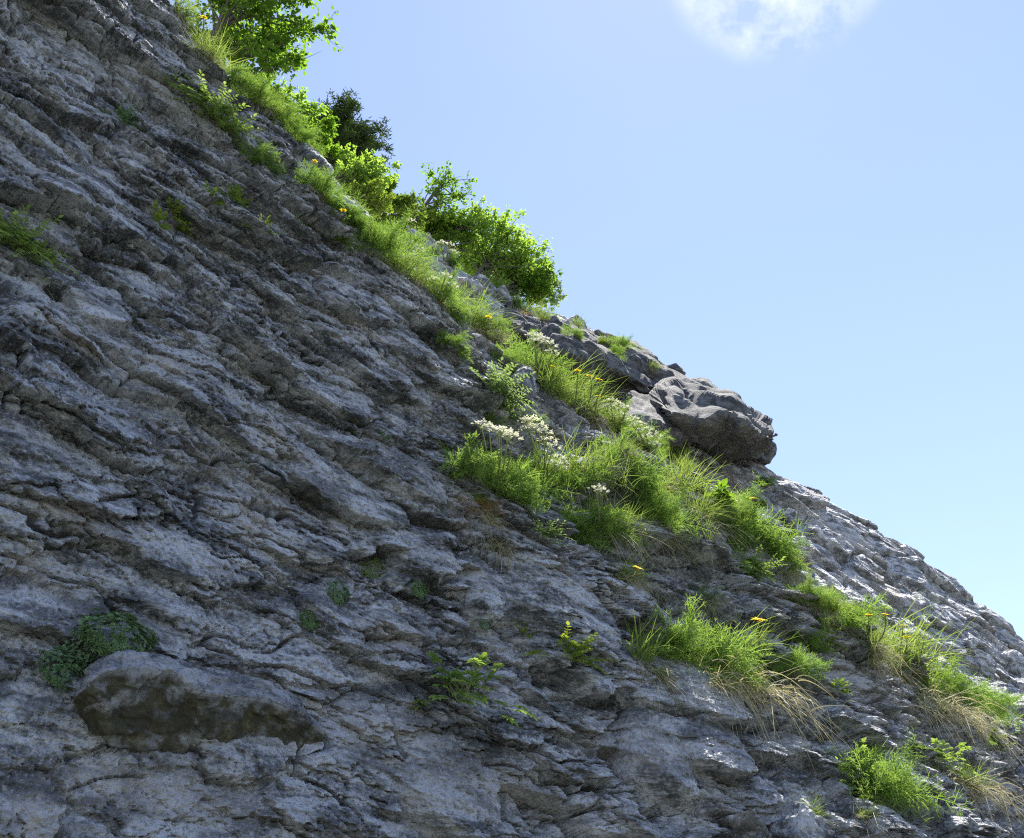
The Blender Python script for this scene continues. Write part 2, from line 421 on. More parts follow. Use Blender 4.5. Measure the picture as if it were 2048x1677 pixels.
# ---- features one can point to on the near face ---------------------------------
ochre_f = zero(); pale_f = zero()
def uz(px, py): return at(px, py)[:2]
def feature(x0, y0, x1, y1, w_px, T, edge=0.2, och=0.0, bow=0.35, groove=0.15):
    """a slab whose lower lip runs from one photo point to another"""
    ua, za = uz(x0, y0); ub, zb = uz(x1, y1); dist = at((x0 + x1) / 2, (y0 + y1) / 2)[2]
    a = math.hypot(ub - ua, zb - za) / 2; ph = math.atan2(zb - za, ub - ua)
    bb = w_px * dist / F / 1.9
    u0, z0 = (ua + ub) / 2, (za + zb) / 2
    Hf = zero(); Gf = zero()
    flake(Hf, Gf, U1, Z, tfun, WU * 0.6, WZ * 0.6, u0 - math.sin(ph) * bb * 0.9, z0 + math.cos(ph) * bb * 0.9, a * 1.08, bb, T, ph, edge, groove, bow, 0.0, 0.75)
    return Hf, Gf
FEAT = [  # lip start, lip end, height of the sloping back in px, thickness m, edge, ochre
    ((-60, 880), (110, 935), 70, 0.05, 0.9, 0.7),
    ((-40, 1235), (120, 1255), 60, 0.04, 0.5, 0.8),
    ((270, 1215), (370, 1250), 60, 0.04, 0.5, 0.8),
    ((240, 1110), (410, 1175), 100, 0.05, 0.35, 0.6),
    ((320, 770), (510, 850), 80, 0.05, 0.3, 0.4),
    ((580, 960), (800, 1060), 100, 0.07, 0.3, 0.3),
    ((700, 920), (870, 1020), 120, 0.08, 0.45, 0.6),
    ((590, 1200), (700, 1300), 100, 0.06, 0.4, 0.6),
    ((790, 1130), (900, 1150), 90, 0.08, 0.4, 0.3),
    ((400, 420), (500, 500), 60, 0.06, 0.4, 0.3),
    ((780, 1580), (960, 1690), 150, 0.09, 0.4, 0.3),
    ((400, 1560), (560, 1530), 120, 0.05, 0.4, 0.3),
    ((1230, 1500), (1360, 1600), 150, 0.12, 0.5, 0.5),
    ((1330, 1420), (1480, 1450), 120, 0.12, 0.45, 0.6),
    ((1340, 1520), (1480, 1560), 90, 0.14, 0.5, 0.6),
    ((900, 1180), (970, 1250), 120, 0.10, 0.5, 0.5),
    ((1000, 1210), (1210, 1330), 150, 0.10, 0.45, 0.4),
    ((1210, 1190), (1330, 1300), 90, 0.10, 0.5, 0.3),
    ((1230, 1400), (1330, 1420), 90, 0.08, 0.4, 0.3),
    ((590, 330), (660, 370), 140, 0.10, 0.5, 0.2),
    ((680, 670), (720, 700), 40, 0.05, 0.4, 0.2),
    ((300, 270), (345, 295), 50, 0.05, 0.5, 0.3),
    ((150, 640), (260, 650), 90, 0.06, 0.4, 0.5),
    ((130, 390), (215, 430), 70, 0.05, 0.4, 0.4),
]
for p0, p1, w, T, ed, oc in FEAT:
    Hf, Gf = feature(*p0, *p1, w, T, ed)
    H = np.maximum(H, und * 0.6 + Hf + 0.3 * Hs + rough + 0.25 * Hm) * (Hf > 0.012) + H * (Hf <= 0.012)
    H = H - Gf
    HS = np.maximum(HS, Hf)
def spot(px, py, rx, ry):
    big_ = rx > 100
    u0, z0, d = at(px, py); s = d / F
    inc = abs(ray(px, py) @ NV) + 0.1
    return (0.62 if big_ else 1.0) * np.exp(-((Uf + 0.6 * WU - u0) / (rx * s / inc)) ** 2 - ((Z + 0.6 * WZ - z0) / (ry * s)) ** 2)
for a in [(785, 1272, 70, 38), (500, 1045, 45, 50), (540, 880, 50, 40), (60, 1630, 70, 40), (275, 1318, 60, 16), (300, 730, 70, 25),
          (930, 1150, 20, 30), (330, 1590, 260, 60), (700, 1440, 170, 60), (1000, 1580, 200, 60), (480, 960, 130, 50), (1250, 1480, 120, 60), (120, 1040, 110, 40), (640, 560, 35, 20), (700, 660, 22, 16), (120, 690, 80, 20), (50, 1130, 50, 20), (1840, 1470, 50, 40),
          (1700, 1350, 60, 60), (1480, 1130, 60, 25), (1560, 1210, 50, 25), (1950, 1560, 60, 30)]:
    pale_f = np.maximum(pale_f, spot(*a))
pale_f = np.clip(pale_f * 1.25 - 0.15, 0, 1)

Hr = H * (1 - 0.8 * rollw)
nz_ = np.sin(np.arctan(lean))[None]; nn_ = np.cos(np.arctan(lean))[None]
Pn = NB_ + Hr * nn_; Pz = Z + Hr * nz_ - 0.55 * np.clip(np.maximum(Hr - und, HS * 0.8), 0, 0.3) * (1 - rollw)
Pu = Uf + 0.02 * j1 * np.clip(Hr - und, 0, 0.2) / 0.1 * (1 - rollw)
P = Pu[..., None] * UV + Pn[..., None] * NV + Pz[..., None] * ZV
V = P.reshape(-1, 3)
me = mesh_from('cliff_face', V, grid_faces(NR, NC))
# ochre lichen on downward facing rock, dark enough to double as painted underside shade
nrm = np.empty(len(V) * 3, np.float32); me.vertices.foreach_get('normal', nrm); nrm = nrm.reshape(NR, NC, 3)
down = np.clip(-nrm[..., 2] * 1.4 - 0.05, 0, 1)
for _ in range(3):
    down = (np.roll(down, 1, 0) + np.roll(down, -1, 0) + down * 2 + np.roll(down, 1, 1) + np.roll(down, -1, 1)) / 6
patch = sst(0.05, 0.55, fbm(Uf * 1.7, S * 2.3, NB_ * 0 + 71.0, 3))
add_attr(me, 'ochre_shade', np.clip(down * (0.05 + 0.55 * patch), 0, 1)); add_attr(me, 'pale', pale_f)
cliff = link('cliff_face', me, M['rock'], kind='structure')
bvh_near = BVHTree.FromPolygons([tuple(v) for v in P[::2, ::2].reshape(-1, 3)], grid_faces(*P[::2, ::2].shape[:2]).tolist())

# ---- far face --------------------------------------------------------------------
SKY_PX = [(735, 420), (780, 445), (850, 475), (885, 525), (940, 562), (1000, 592), (1060, 622), (1120, 640), (1180, 662), (1250, 700),
          (1310, 760), (1380, 840), (1440, 885), (1500, 918), (1560, 960), (1650, 1002), (1740, 1060), (1830, 1112), (1900, 1160),
          (1960, 1212), (2048, 1290)]
sw = np.array([at(x, y, base_far)[:2] for x, y in SKY_PX])
print('far sky', sw[[0, 4, 8, 12, 16, 20]].round(2).tolist())
su = np.concatenate([[sw[0, 0] - 1.2], sw[:, 0], [sw[-1, 0] + 3, sw[-1, 0] + 9]])
sz = np.concatenate([[sw[0, 1] - 1.6], sw[:, 1], [sw[-1, 1] - 0.2, sw[-1, 1] - 0.5]])
o_ = np.argsort(su); su = su[o_]; sz = sz[o_]
NC2, NM2, NT2 = 760, 330, 50
fu0, fu1 = su[0], sw[-1, 0] + 0.8
U2 = np.concatenate([fu0 + cum(NC2, lambda s: 0.6 + 0.9 * s) * (fu1 - fu0), np.linspace(fu1, fu1 + 7, 40)[1:]])
NC2 = len(U2)
z2c = np.interp(U2, su, sz); z2c = np.convolve(np.pad(z2c, 12, mode='edge'), k_, 'valid')
z2l = np.minimum(np.interp(U2, U1, zc) - 0.1, z2c - 0.9); z2l = np.maximum(z2l, 0.0)
t2 = np.linspace(0, 1, NM2)
Za = z2l[None] + t2[:, None] * (z2c - z2l)[None]
Nb2 = base_far(U2[None], Za)
dr2 = np.concatenate([np.full(25, 0.02), np.geomspace(0.03, 0.7, NT2 - 25)]); rr2 = np.cumsum(dr2)
ang2 = (np.pi / 2 - math.atan(0.42)) + (R(14.0) - (np.pi / 2 - math.atan(0.42))) * sst(0, 0.5, rr2)
Za = np.concatenate([Za, z2c[None] + np.cumsum(np.sin(ang2) * dr2)[:, None]], 0)
Nb2 = np.concatenate([Nb2, base_far(U2, z2c)[None] - np.cumsum(np.cos(ang2) * dr2)[:, None]], 0)
NR2 = Za.shape[0]; U2f = np.broadcast_to(U2[None], Za.shape)
roll2 = np.concatenate([np.zeros(NM2), np.clip(rr2 / 0.6, 0, 1)])[:, None]
def tfun2(z0, z1, c0, c1):
    span = (z2c - z2l)[c0:c1]
    a = ((z0 - z2l[c0:c1]) / span).min(); b = ((z1 - z2l[c0:c1]) / span).max()
    r0 = int(np.clip(a, 0, 1) * NM2); r1 = int(np.clip(b, 0, 1) * NM2)
    if b > 1: r1 = NM2 + 12
    return r0, r1
zz = Za * 0
m1 = fbm(U2f * 1.6, Za * 2.2, zz + 2.0, 3); m2 = fbm(U2f * 1.6, Za * 2.2, zz + 9.0, 3)
W2u = 0.09 * m1; W2z = 0.08 * m2
z_ = lambda: np.zeros(Za.shape)
A1, A2, A3, G2 = z_(), z_(), z_(), z_()
zr2 = lambda u: (float(np.interp(u, U2, z2l)), float(np.interp(u, U2, z2c)) + 0.05)
flakes(A1, G2, U2, Za, tfun2, W2u, W2z, rngf, 110, (fu0, fu1), zr2, (0.3, 0.9), (1.8, 3.6), (0.25, 0.6), (-0.25, 0.2), None, 0.3, 0.2)
flakes(A2, G2, U2, Za, tfun2, W2u, W2z, rngf, 900, (fu0, fu1), zr2, (0.1, 0.3), (1.6, 3.8), (0.25, 0.6), (-0.25, 0.25), None, 0.3, 0.2)
flakes(A3, G2, U2, Za, tfun2, W2u, W2z, rngf, 3500, (fu0, fu1), zr2, (0.05, 0.1), (1.5, 3.4), (0.2, 0.5), (-0.25, 0.3), None, 0.35, 0.2)
e1, e2, w1, w2, e_x, e_y = cells((U2f + 0.2 * m1 + 0.3 * Za) * 1.7, (Za + 0.15 * m2) * 2.6, 77)
bl2 = 0.25 + 0.75 * sst(7.0, 9.5, U2f)
Hb2 = (0.10 * w1 + 0.18 * (w2 * e_x - 0.6 * e_y) - 0.12 * np.clip(1 - (e2 - e1) / 0.12, 0, 1) ** 1.5) * bl2
H2 = 0.15 * fbm(U2f * 0.7, Za * 1.0, zz + 40, 3) + 0.8 * A1 + A2 + A3 + Hb2 - G2 + 0.022 * fbm(U2f * 9, Za * 13, zz + 3, 5, 0.6)
H2 = 0.62 * H2 * (1 - 0.6 * roll2)
ln2 = math.atan(0.42)
P2 = U2f[..., None] * UV + (Nb2 + H2 * math.cos(ln2))[..., None] * NV + (Za + H2 * math.sin(ln2) - 0.25 * np.clip(H2, 0, 1) * (1 - roll2))[..., None] * ZV
me = mesh_from('far_cliff_face', P2.reshape(-1, 3), grid_faces(NR2, NC2))
nrm = np.empty(P2.size, np.float32); me.vertices.foreach_get('normal', nrm); nrm = nrm.reshape(NR2, NC2, 3)
add_attr(me, 'ochre_shade', np.clip(-nrm[..., 2] * 1.4, 0, 1)); add_attr(me, 'pale', np.clip(fbm(U2f * 1.4, Za * 2, zz + 61, 3) * 1.5 - 0.2, 0, 1))
far_cliff = link('far_cliff_face', me, M['far_rock'], kind='structure')
bvh_far = BVHTree.FromPolygons([tuple(v) for v in P2[::2, ::2].reshape(-1, 3)], grid_faces(*P2[::2, ::2].shape[:2]).tolist())

# ---- ground below (out of frame, it throws light back up) -------------------------
gm, nt, b = new_mat('gravel_ground'); q = NB(nt); pos = q.n('ShaderNodeNewGeometry').outputs['Position']
nt.links.new(q.ramp(q.noise(pos, 1.3, 8, 0.65), [(0.35, (0.03, 0.038, 0.03)), (0.65, (0.075, 0.08, 0.07))]), b.inputs['Base Color'])
b.inputs['Roughness'].default_value = 0.95
gx = np.concatenate([-np.geomspace(1500, 1, 24), [0], np.geomspace(1, 1500, 24)])
GX, GY = np.meshgrid(gx, gx)
GZ = 0.05 * fbm(GX * 0.3, GY * 0.3, GX * 0, 2) * (np.hypot(GX, GY) > 2)
gn = GX * NV[0] + GY * NV[1]
GZ = GZ + np.clip(gn - 12.0, 0, 400) * 0.15          # unseen rise, added to block low sky light and darken the undersides
link('ground', mesh_from('ground', np.stack([GX, GY, GZ], -1).reshape(-1, 3), grid_faces(49, 49)), gm, kind='structure')
# ------------------------------------------------------------------ loose-looking blocks and the roof of the far face
def loft(stations, base, off_lip, name, mat, parent, nu=150, nv=84, amp=0.05, seed=0, back=0.9, label=None, fk=1.0, lift=0.0, och=0.5, soft=0.45):
    """a projecting slab: per station (x, y_top, y_lip, y_foot[, lip factor]) in photo pixels, given real depth off the face"""
    rows = []
    for st in stations:
        x, yt, yl, yb = st[:4]; k = st[4] if len(st) > 4 else 1.0
        def pt(py, off):
            u, z, t = at(x, py, base, off + lift); return CAM + ray(x, py) * t
        t0 = pt(yt, off_lip * 0.15 * k); lip = pt(yl, off_lip * k); foot = pt(yb, -0.02)
        lip2 = lip * 0.75 + foot * 0.25 - ZV * 0.02 / fk
        mid = lip * 0.4 + foot * 0.6 + ZV * (0.05 * k if fk == 1 else 0.0)
        up = (t0 + lip) / 2 + (NV * 0.25 + ZV * 0.5) * 0.12 * k / fk
        rows.append([t0 - NV * back - ZV * 0.1 / fk, t0 - NV * 0.25 * k / fk, t0, up, lip, lip2, mid, foot, foot - NV * back * 0.6 + ZV * 0.1])
    A = np.array(rows)                                     # stations x profile x 3
    def resample(A, n, axis):
        A = np.moveaxis(A, axis, 0); m = A.shape[0]
        t = np.linspace(0, m - 1, n); i = np.clip(t.astype(int), 0, m - 2); f = (t - i)[:, None, None]
        p = lambda k: A[np.clip(i + k, 0, m - 1)]
        cub = p(0) + 0.5 * f * (p(1) - p(-1) + f * (2 * p(-1) - 5 * p(0) + 4 * p(1) - p(2) + f * (3 * (p(0) - p(1)) + p(2) - p(-1))))
        lin = p(0) * (1 - f) + p(1) * f
        return np.moveaxis(soft * cub + (1 - soft) * lin, 0, axis)
    B = resample(resample(A, nu, 0), nv, 1)
    du = np.gradient(B, axis=0); dv = np.gradient(B, axis=1)
    n = np.cross(dv, du); n /= np.linalg.norm(n, axis=-1)[..., None] + 1e-9
    for _ in range(14 if fk == 1 else 1):
        n[1:-1] = (n[:-2] + 2 * n[1:-1] + n[2:]) / 4; n[:, 1:-1] = (n[:, :-2] + 2 * n[:, 1:-1] + n[:, 2:]) / 4
    n /= np.linalg.norm(n, axis=-1)[..., None] + 1e-9
    x, y, z = B[..., 0], B[..., 1], B[..., 2]; s = seed * 3.7
    uu = B @ UV
    x, y, z, uu = x * fk, y * fk, z * fk, uu * fk
    nn = (B @ NV) * fk; wx = 0.25 * perlin(x * 2.5, y * 2.5, z * 2.5)
    c1, c2, cr_ = cells3((uu + wx) * 1.9 + s, (nn + wx) * 2.0, (z + wx) * 2.8, 5)
    k1, k2, kr_ = cells3((uu + wx) * 5.0 + s, (nn + wx) * 5.0, (z + 0.5 * wx) * 6.0, 25)
    if fk == 1:
        h = amp * (1.9 * cr_ - 1.0 * np.clip(1 - (c2 - c1) / 0.06, 0, 1) + 0.55 * kr_ - 0.3 * np.clip(1 - (k2 - k1) / 0.08, 0, 1))
        bd = (z + 0.42 * uu + 0.5 * wx) * 4.5; fr = bd - np.floor(bd)
        h += amp * 0.9 * (np.clip(fr / 0.8, 0, 1) - np.clip((fr - 0.8) / 0.2, 0, 1))
        h += amp * 1.0 * fbm(x * 1.6 + s, y * 1.6, z * 2.4, 4, 0.5) + amp * 0.3 * fbm(x * 5 + s, y * 5, z * 7, 2, 0.5)
    else:
        h = amp * (1.2 * cr_ + 0.5 * kr_ - 0.7 * np.clip(1 - (c2 - c1) / 0.06, 0, 1) + 0.8 * fbm(x * 4 + s, y * 4, z * 5, 5, 0.65))
    for _ in range(3 if fk == 1 else 2): h = (h * 2 + np.roll(h, 1, 0) + np.roll(h, -1, 0) + np.roll(h, 1, 1) + np.roll(h, -1, 1)) / 6
    B = B + n * h[..., None]
    me = mesh_from(name, B.reshape(-1, 3), grid_faces(nu, nv))
    nr_ = np.empty(B.size, np.float32); me.vertices.foreach_get('normal', nr_)
    add_attr(me, 'ochre_shade', np.clip(-nr_.reshape(-1, 3)[:, 2] * 2.0 * och + (0.25 if och > 0.6 else 0), 0, 1)); add_attr(me, 'pale', np.zeros(nu * nv))  # downward faces get lichen colour with shade painted in
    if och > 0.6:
        fv = sst(4.1, 4.6, np.linspace(0, 8, nv)) * (1 - sst(7.0, 7.6, np.linspace(0, 8, nv)))  # face below the lip: moss colour and painted shade together
        me.attributes['ochre_shade'].data.foreach_set('value', np.ascontiguousarray(np.broadcast_to(fv[None] * 1.3, (nu, nv)), np.float32).ravel())
    o = link(name, me, mat, parent)
    if label: o['label'] = label
    return o, B

roof = []
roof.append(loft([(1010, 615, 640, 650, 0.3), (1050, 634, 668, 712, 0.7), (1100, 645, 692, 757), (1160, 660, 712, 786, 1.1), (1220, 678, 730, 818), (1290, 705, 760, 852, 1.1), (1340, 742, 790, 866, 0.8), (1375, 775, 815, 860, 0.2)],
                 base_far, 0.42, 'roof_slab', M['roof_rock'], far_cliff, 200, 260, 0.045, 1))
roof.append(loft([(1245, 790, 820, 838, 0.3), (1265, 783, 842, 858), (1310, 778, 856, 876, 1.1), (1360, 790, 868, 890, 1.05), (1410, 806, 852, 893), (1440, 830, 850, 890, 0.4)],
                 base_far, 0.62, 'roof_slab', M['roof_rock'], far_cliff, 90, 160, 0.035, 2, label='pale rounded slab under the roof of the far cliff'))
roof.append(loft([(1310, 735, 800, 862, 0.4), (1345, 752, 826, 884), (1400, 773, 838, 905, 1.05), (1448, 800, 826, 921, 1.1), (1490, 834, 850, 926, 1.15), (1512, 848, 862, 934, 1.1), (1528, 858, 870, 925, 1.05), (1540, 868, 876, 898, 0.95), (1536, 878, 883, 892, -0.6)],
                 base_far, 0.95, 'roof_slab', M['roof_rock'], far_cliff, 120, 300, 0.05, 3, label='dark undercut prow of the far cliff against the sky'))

loft([(150, 1385, 1392, 1405, 0.25), (178, 1335, 1362, 1462, 0.9), (215, 1314, 1336, 1502), (280, 1310, 1334, 1512), (345, 1316, 1338, 1510), (395, 1345, 1380, 1512), (460, 1358, 1388, 1520), (535, 1368, 1394, 1528), (600, 1400, 1424, 1512, 0.9), (645, 1452, 1466, 1490, 0.25)],
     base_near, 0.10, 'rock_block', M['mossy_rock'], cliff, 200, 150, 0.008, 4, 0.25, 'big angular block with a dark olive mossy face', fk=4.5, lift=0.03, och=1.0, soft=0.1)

def block(px, py, wpx, hpx, base, mat, parent, roll=-0.4, depth=0.9, seed=0, sink=0.35, cuts=7, nsub=12):
    rg = np.random.default_rng(500 + seed)
    g = np.linspace(-1, 1, nsub + 1); a, b = np.meshgrid(g, g, indexing='ij'); one = np.ones_like(a)
    faces = [np.stack(t, -1) for t in ((a, b, one), (b, a, -one), (one, a, b), (-one, b, a), (b, one, a), (a, -one, b))]
    V = np.concatenate([f.reshape(-1, 3) for f in faces]); Fi = np.concatenate([grid_faces(nsub + 1, nsub + 1) + i * (nsub + 1) ** 2 for i in range(6)])
    V = V / (np.sum(np.abs(V) ** 5, 1) ** 0.2)[:, None]
    for _ in range(cuts):
        n = rg.normal(size=3); n /= np.linalg.norm(n); d = rg.uniform(0.62, 0.9)
        V = V - n * np.clip(V @ n - d, 0, None)[:, None]
    u, z, t = at(px, py, base); s = t / F
    V = V * np.array((wpx * s / 2, wpx * s * depth / 2, hpx * s / 2))
    c, sn = math.cos(roll), math.sin(roll)
    Vr = np.stack([V[:, 0] * c - V[:, 2] * sn, V[:, 1], V[:, 0] * sn + V[:, 2] * c], 1)
    C = CAM + ray(px, py) * t - NV * (wpx * s * depth / 2) * sink
    W = Vr[:, :1] * UV + Vr[:, 1:2] * NV + Vr[:, 2:] * ZV + C
    sz = wpx * s
    k = 5.0 / sz
    dn_ = W - C; dn_ /= np.linalg.norm(dn_, axis=1)[:, None] + 1e-9
    W = W + dn_ * (sz * 0.05 * fbm(W[:, 0] * k, W[:, 1] * k, W[:, 2] * k * 1.5, 4, 0.6))[:, None]
    me = mesh_from('rock_block', W, Fi)
    nr_ = np.empty(W.size, np.float32); me.vertices.foreach_get('normal', nr_)
    add_attr(me, 'ochre_shade', np.clip(-nr_.reshape(-1, 3)[:, 2], 0, 1)); add_attr(me, 'pale', np.zeros(len(W)))
    return link('rock_block', me, mat, parent)
for i, (x, y, w, h, ro) in enumerate([(1052, 772, 62, 78, -0.5), (1390, 1440, 150, 85, -0.25), (1420, 1535, 130, 80, -0.2), (1296, 1222, 90, 70, -0.5),
        (858, 1140, 95, 46, -0.1), (702, 668, 50, 40, -0.6), (935, 1195, 60, 66, -0.6), (1190, 1120, 80, 50, -0.4), (1135, 1150, 70, 46, -0.4),
        (1555, 1300, 70, 44, -0.5), (1640, 1195, 60, 34, -0.6), (1500, 1665, 110, 70, -0.3), (1590, 1670, 150, 90, -0.2), (1245, 1120, 70, 60, -0.4),
        (1080, 1250, 90, 70, -0.5), (940, 575, 60, 40, -0.6), (1760, 1300, 60, 34, -0.6)]):
    block(x, y, w, h, base_near, M['rock'], cliff, ro, 0.9, i, 0.35)
for i, (x, y, w, h, ro) in enumerate([(1968, 1338, 50, 40, -0.3), (1992, 1388, 70, 52, -0.2), (2032, 1335, 46, 56, 0.1), (2040, 1420, 50, 60, -0.1),
        (1935, 1298, 50, 34, -0.5), (1905, 1262, 44, 30, -0.5), (1598, 1090, 50, 40, -0.4), (1582, 1042, 44, 36, -0.5), (1632, 1080, 52, 34, -0.6),
        (860, 490, 60, 50, -0.6), (890, 520, 50, 40, -0.4), (965, 580, 60, 44, -0.6), (1010, 600, 54, 40, -0.5), (1155, 665, 60, 46, -0.4),
        (1225, 690, 50, 34, -0.4), (1475, 835, 26, 22, 0.3), (1600, 1120, 60, 30, -0.6), (2045, 1375, 40, 34, 0.2)]):
    block(x, y, w, h, base_far, M['far_rock'], far_cliff, ro, 0.9, 60 + i, 0.3)
# ------------------------------------------------------------------ plant materials
def leaf_mat(name, c1, c2, trans=0.45, rough=0.7, c3=None):
    m, nt, b = new_mat(name); q = NB(nt)
    geo = q.n('ShaderNodeNewGeometry'); oi = q.n('ShaderNodeObjectInfo')
    r = q.math('ADD', q.math('MULTIPLY', geo.outputs['Random Per Island'], 0.75), q.math('MULTIPLY', oi.outputs['Random'], 0.25))
    stops = [(0.0, c1), (1.0, c2)] if c3 is None else [(0.0, c1), (0.6, c2), (1.0, c3)]
    c = q.ramp(r, stops)
    nt.links.new(c, b.inputs['Base Color']); b.inputs['Roughness'].default_value = rough; b.inputs['Specular IOR Level'].default_value = 0.06
    t = q.n('ShaderNodeBsdfTranslucent', {'Color': q.mix(1.0, c, (1.0, 1.0, 0.65), 'MULTIPLY')})
    mx = q.n('ShaderNodeMixShader', {0: trans, 1: b.outputs[0], 2: t.outputs[0]})
    nt.links.new(mx.outputs[0], nt.nodes['Material Output'].inputs['Surface'])
    return m
M['feather'] = leaf_mat('feathery_green', (0.138, 0.259, 0.044), (0.308, 0.429, 0.11), 0.45)
M['grass'] = leaf_mat('grass_green', (0.13, 0.21, 0.045), (0.31, 0.39, 0.11), 0.45)
M['dry'] = leaf_mat('dry_grass', (0.323, 0.266, 0.16), (0.578, 0.551, 0.404), 0.25)
M['brown'] = leaf_mat('brown_grass', (0.22, 0.12, 0.05), (0.42, 0.28, 0.12), 0.25)
M['herb'] = leaf_mat('herb_leaf', (0.14, 0.238, 0.049), (0.324, 0.432, 0.119), 0.4)
M['sprout'] = leaf_mat('sprout_leaf', (0.108, 0.216, 0.036), (0.36, 0.432, 0.06), 0.4)
M['cushion'] = leaf_mat('cushion_leaf', (0.078, 0.169, 0.065), (0.286, 0.403, 0.195), 0.2)
M['cushion_pale'] = leaf_mat('pale_cushion_leaf', (0.10, 0.20, 0.11), (0.24, 0.33, 0.2), 0.2)
M['bright'] = leaf_mat('bright_leaf', (0.098, 0.21, 0.014), (0.224, 0.336, 0.035), 0.5)
M['beech'] = leaf_mat('beech_leaf', (0.075, 0.174, 0.015), (0.225, 0.363, 0.045), 0.6)
M['bush'] = leaf_mat('bush_leaf', (0.161, 0.3, 0.036), (0.359, 0.517, 0.1), 0.55)
M['olive'] = leaf_mat('olive_bush_leaf', (0.077, 0.154, 0.017), (0.191, 0.276, 0.043), 0.4)
M['yew'] = leaf_mat('dark_needles', (0.035, 0.063, 0.02), (0.105, 0.154, 0.049), 0.2)
M['willow'] = leaf_mat('grey_green_leaf', (0.122, 0.204, 0.072), (0.265, 0.347, 0.163), 0.45)
M['stem'] = leaf_mat('green_stem', (0.20, 0.26, 0.09), (0.32, 0.36, 0.15), 0.1)
M['white'] = leaf_mat('white_flower', (0.70, 0.70, 0.62), (0.85, 0.84, 0.78), 0.3)
M['yellow'] = leaf_mat('yellow_petal', (0.88, 0.68, 0.02), (0.95, 0.80, 0.04), 0.3)
M['orange'] = leaf_mat('orange_centre', (0.65, 0.30, 0.01), (0.75, 0.38, 0.02), 0.1)
bm_, nt, b = new_mat('bark'); q = NB(nt); pos = q.n('ShaderNodeNewGeometry').outputs['Position']
nt.links.new(q.ramp(q.noise(pos, 25, 5, 0.6), [(0.35, (0.06, 0.05, 0.04)), (0.65, (0.17, 0.145, 0.12))]), b.inputs['Base Color']); b.inputs['Roughness'].default_value = 0.9
M['bark'] = bm_

# ------------------------------------------------------------------ plant geometry (numpy)
rnd = np.random.default_rng(21)
def unit(v): return v / (np.linalg.norm(v, axis=-1, keepdims=True) + 1e-9)

class Soup:
    def __init__(s): s.v = []; s.f = []; s.n = 0
    def add(s, V, Fq):
        s.v.append(V.reshape(-1, 3)); s.f.append(Fq + s.n); s.n += V.reshape(-1, 3).shape[0]
    def mesh(s, name): return mesh_from(name, np.concatenate(s.v), np.concatenate(s.f), False)

def ribbons(sp, P, W, side=None):
    """P (n,k,3) centre lines, W (n,k) widths -> quads"""
    n, k, _ = P.shape
    t = unit(np.gradient(P, axis=1))
    if side is None: side = unit(rnd.normal(size=(n, 1, 3)))
    s = unit(np.cross(t, np.broadcast_to(side, P.shape)))
    V = np.stack([P - s * W[..., None] / 2, P + s * W[..., None] / 2], 2)      # n,k,2,3
    i = np.arange(n * k * 2).reshape(n, k, 2)
    Fq = np.stack([i[:, :-1, 0], i[:, :-1, 1], i[:, 1:, 1], i[:, 1:, 0]], -1).reshape(-1, 4)
    sp.add(V, Fq)

def leaflets(sp, base, d, nrm, ln, wd, fold=0.25):
    """pointed leaflets folded along the midrib; two quads a side"""
    d = unit(d); s = unit(np.cross(d, nrm)); up = unit(np.cross(s, d))
    ln = np.asarray(ln)[:, None]; wd = np.asarray(wd)[:, None]
    m1 = base + d * ln * 0.5 - up * wd * fold * 0.4
    tip = base + d * ln - up * ln * 0.12
    l1 = base + d * ln * 0.32 - s * wd * 0.45 + up * wd * fold * 0.5; l2 = base + d * ln * 0.68 - s * wd * 0.42 + up * wd * fold * 0.4
    r1 = base + d * ln * 0.32 + s * wd * 0.45 + up * wd * fold * 0.5; r2 = base + d * ln * 0.68 + s * wd * 0.42 + up * wd * fold * 0.4
    V = np.stack([base, l1, l2, tip, r2, r1, m1], 1); n = len(base)
    o = (np.arange(n) * 7)[:, None, None]
    Fq = (np.array([[0, 6, 2, 1], [6, 3, 2, 2], [0, 5, 4, 6], [6, 4, 3, 3]])[None] + o).reshape(-1, 4)
    # avoid degenerate quads: split the pointed ends as their own thin quads
    Fq = (np.array([[0, 6, 2, 1], [6, 6, 3, 2], [0, 5, 4, 6]])[None] + o)
    V2 = np.concatenate([V, (m1 * 0.5 + tip * 0.5)[:, None]], 1); o = (np.arange(n) * 8)[:, None, None]
    Fq = (np.array([[0, 6, 2, 1], [6, 7, 3, 2], [0, 5, 4, 6], [6, 4, 3, 7]])[None] + o).reshape(-1, 4)
    sp.add(V2, Fq)

def curve(p0, d0, ln, droop, k, wob=0.0):
    """n curves starting at p0 along d0, bending down by droop (all per curve)"""
    n = len(p0); t = np.linspace(0, 1, k)[None, :, None]
    d0 = unit(d0); ln = np.asarray(ln)[:, None, None]; droop = np.asarray(droop)[:, None, None]
    P = p0[:, None] + d0[:, None] * ln * t
    P = P + np.array((0, 0, -1.0)) * droop * ln * t ** 2
    if wob: P = P + rnd.normal(size=(n, 1, 3)) * wob * ln * t ** 1.5
    return P

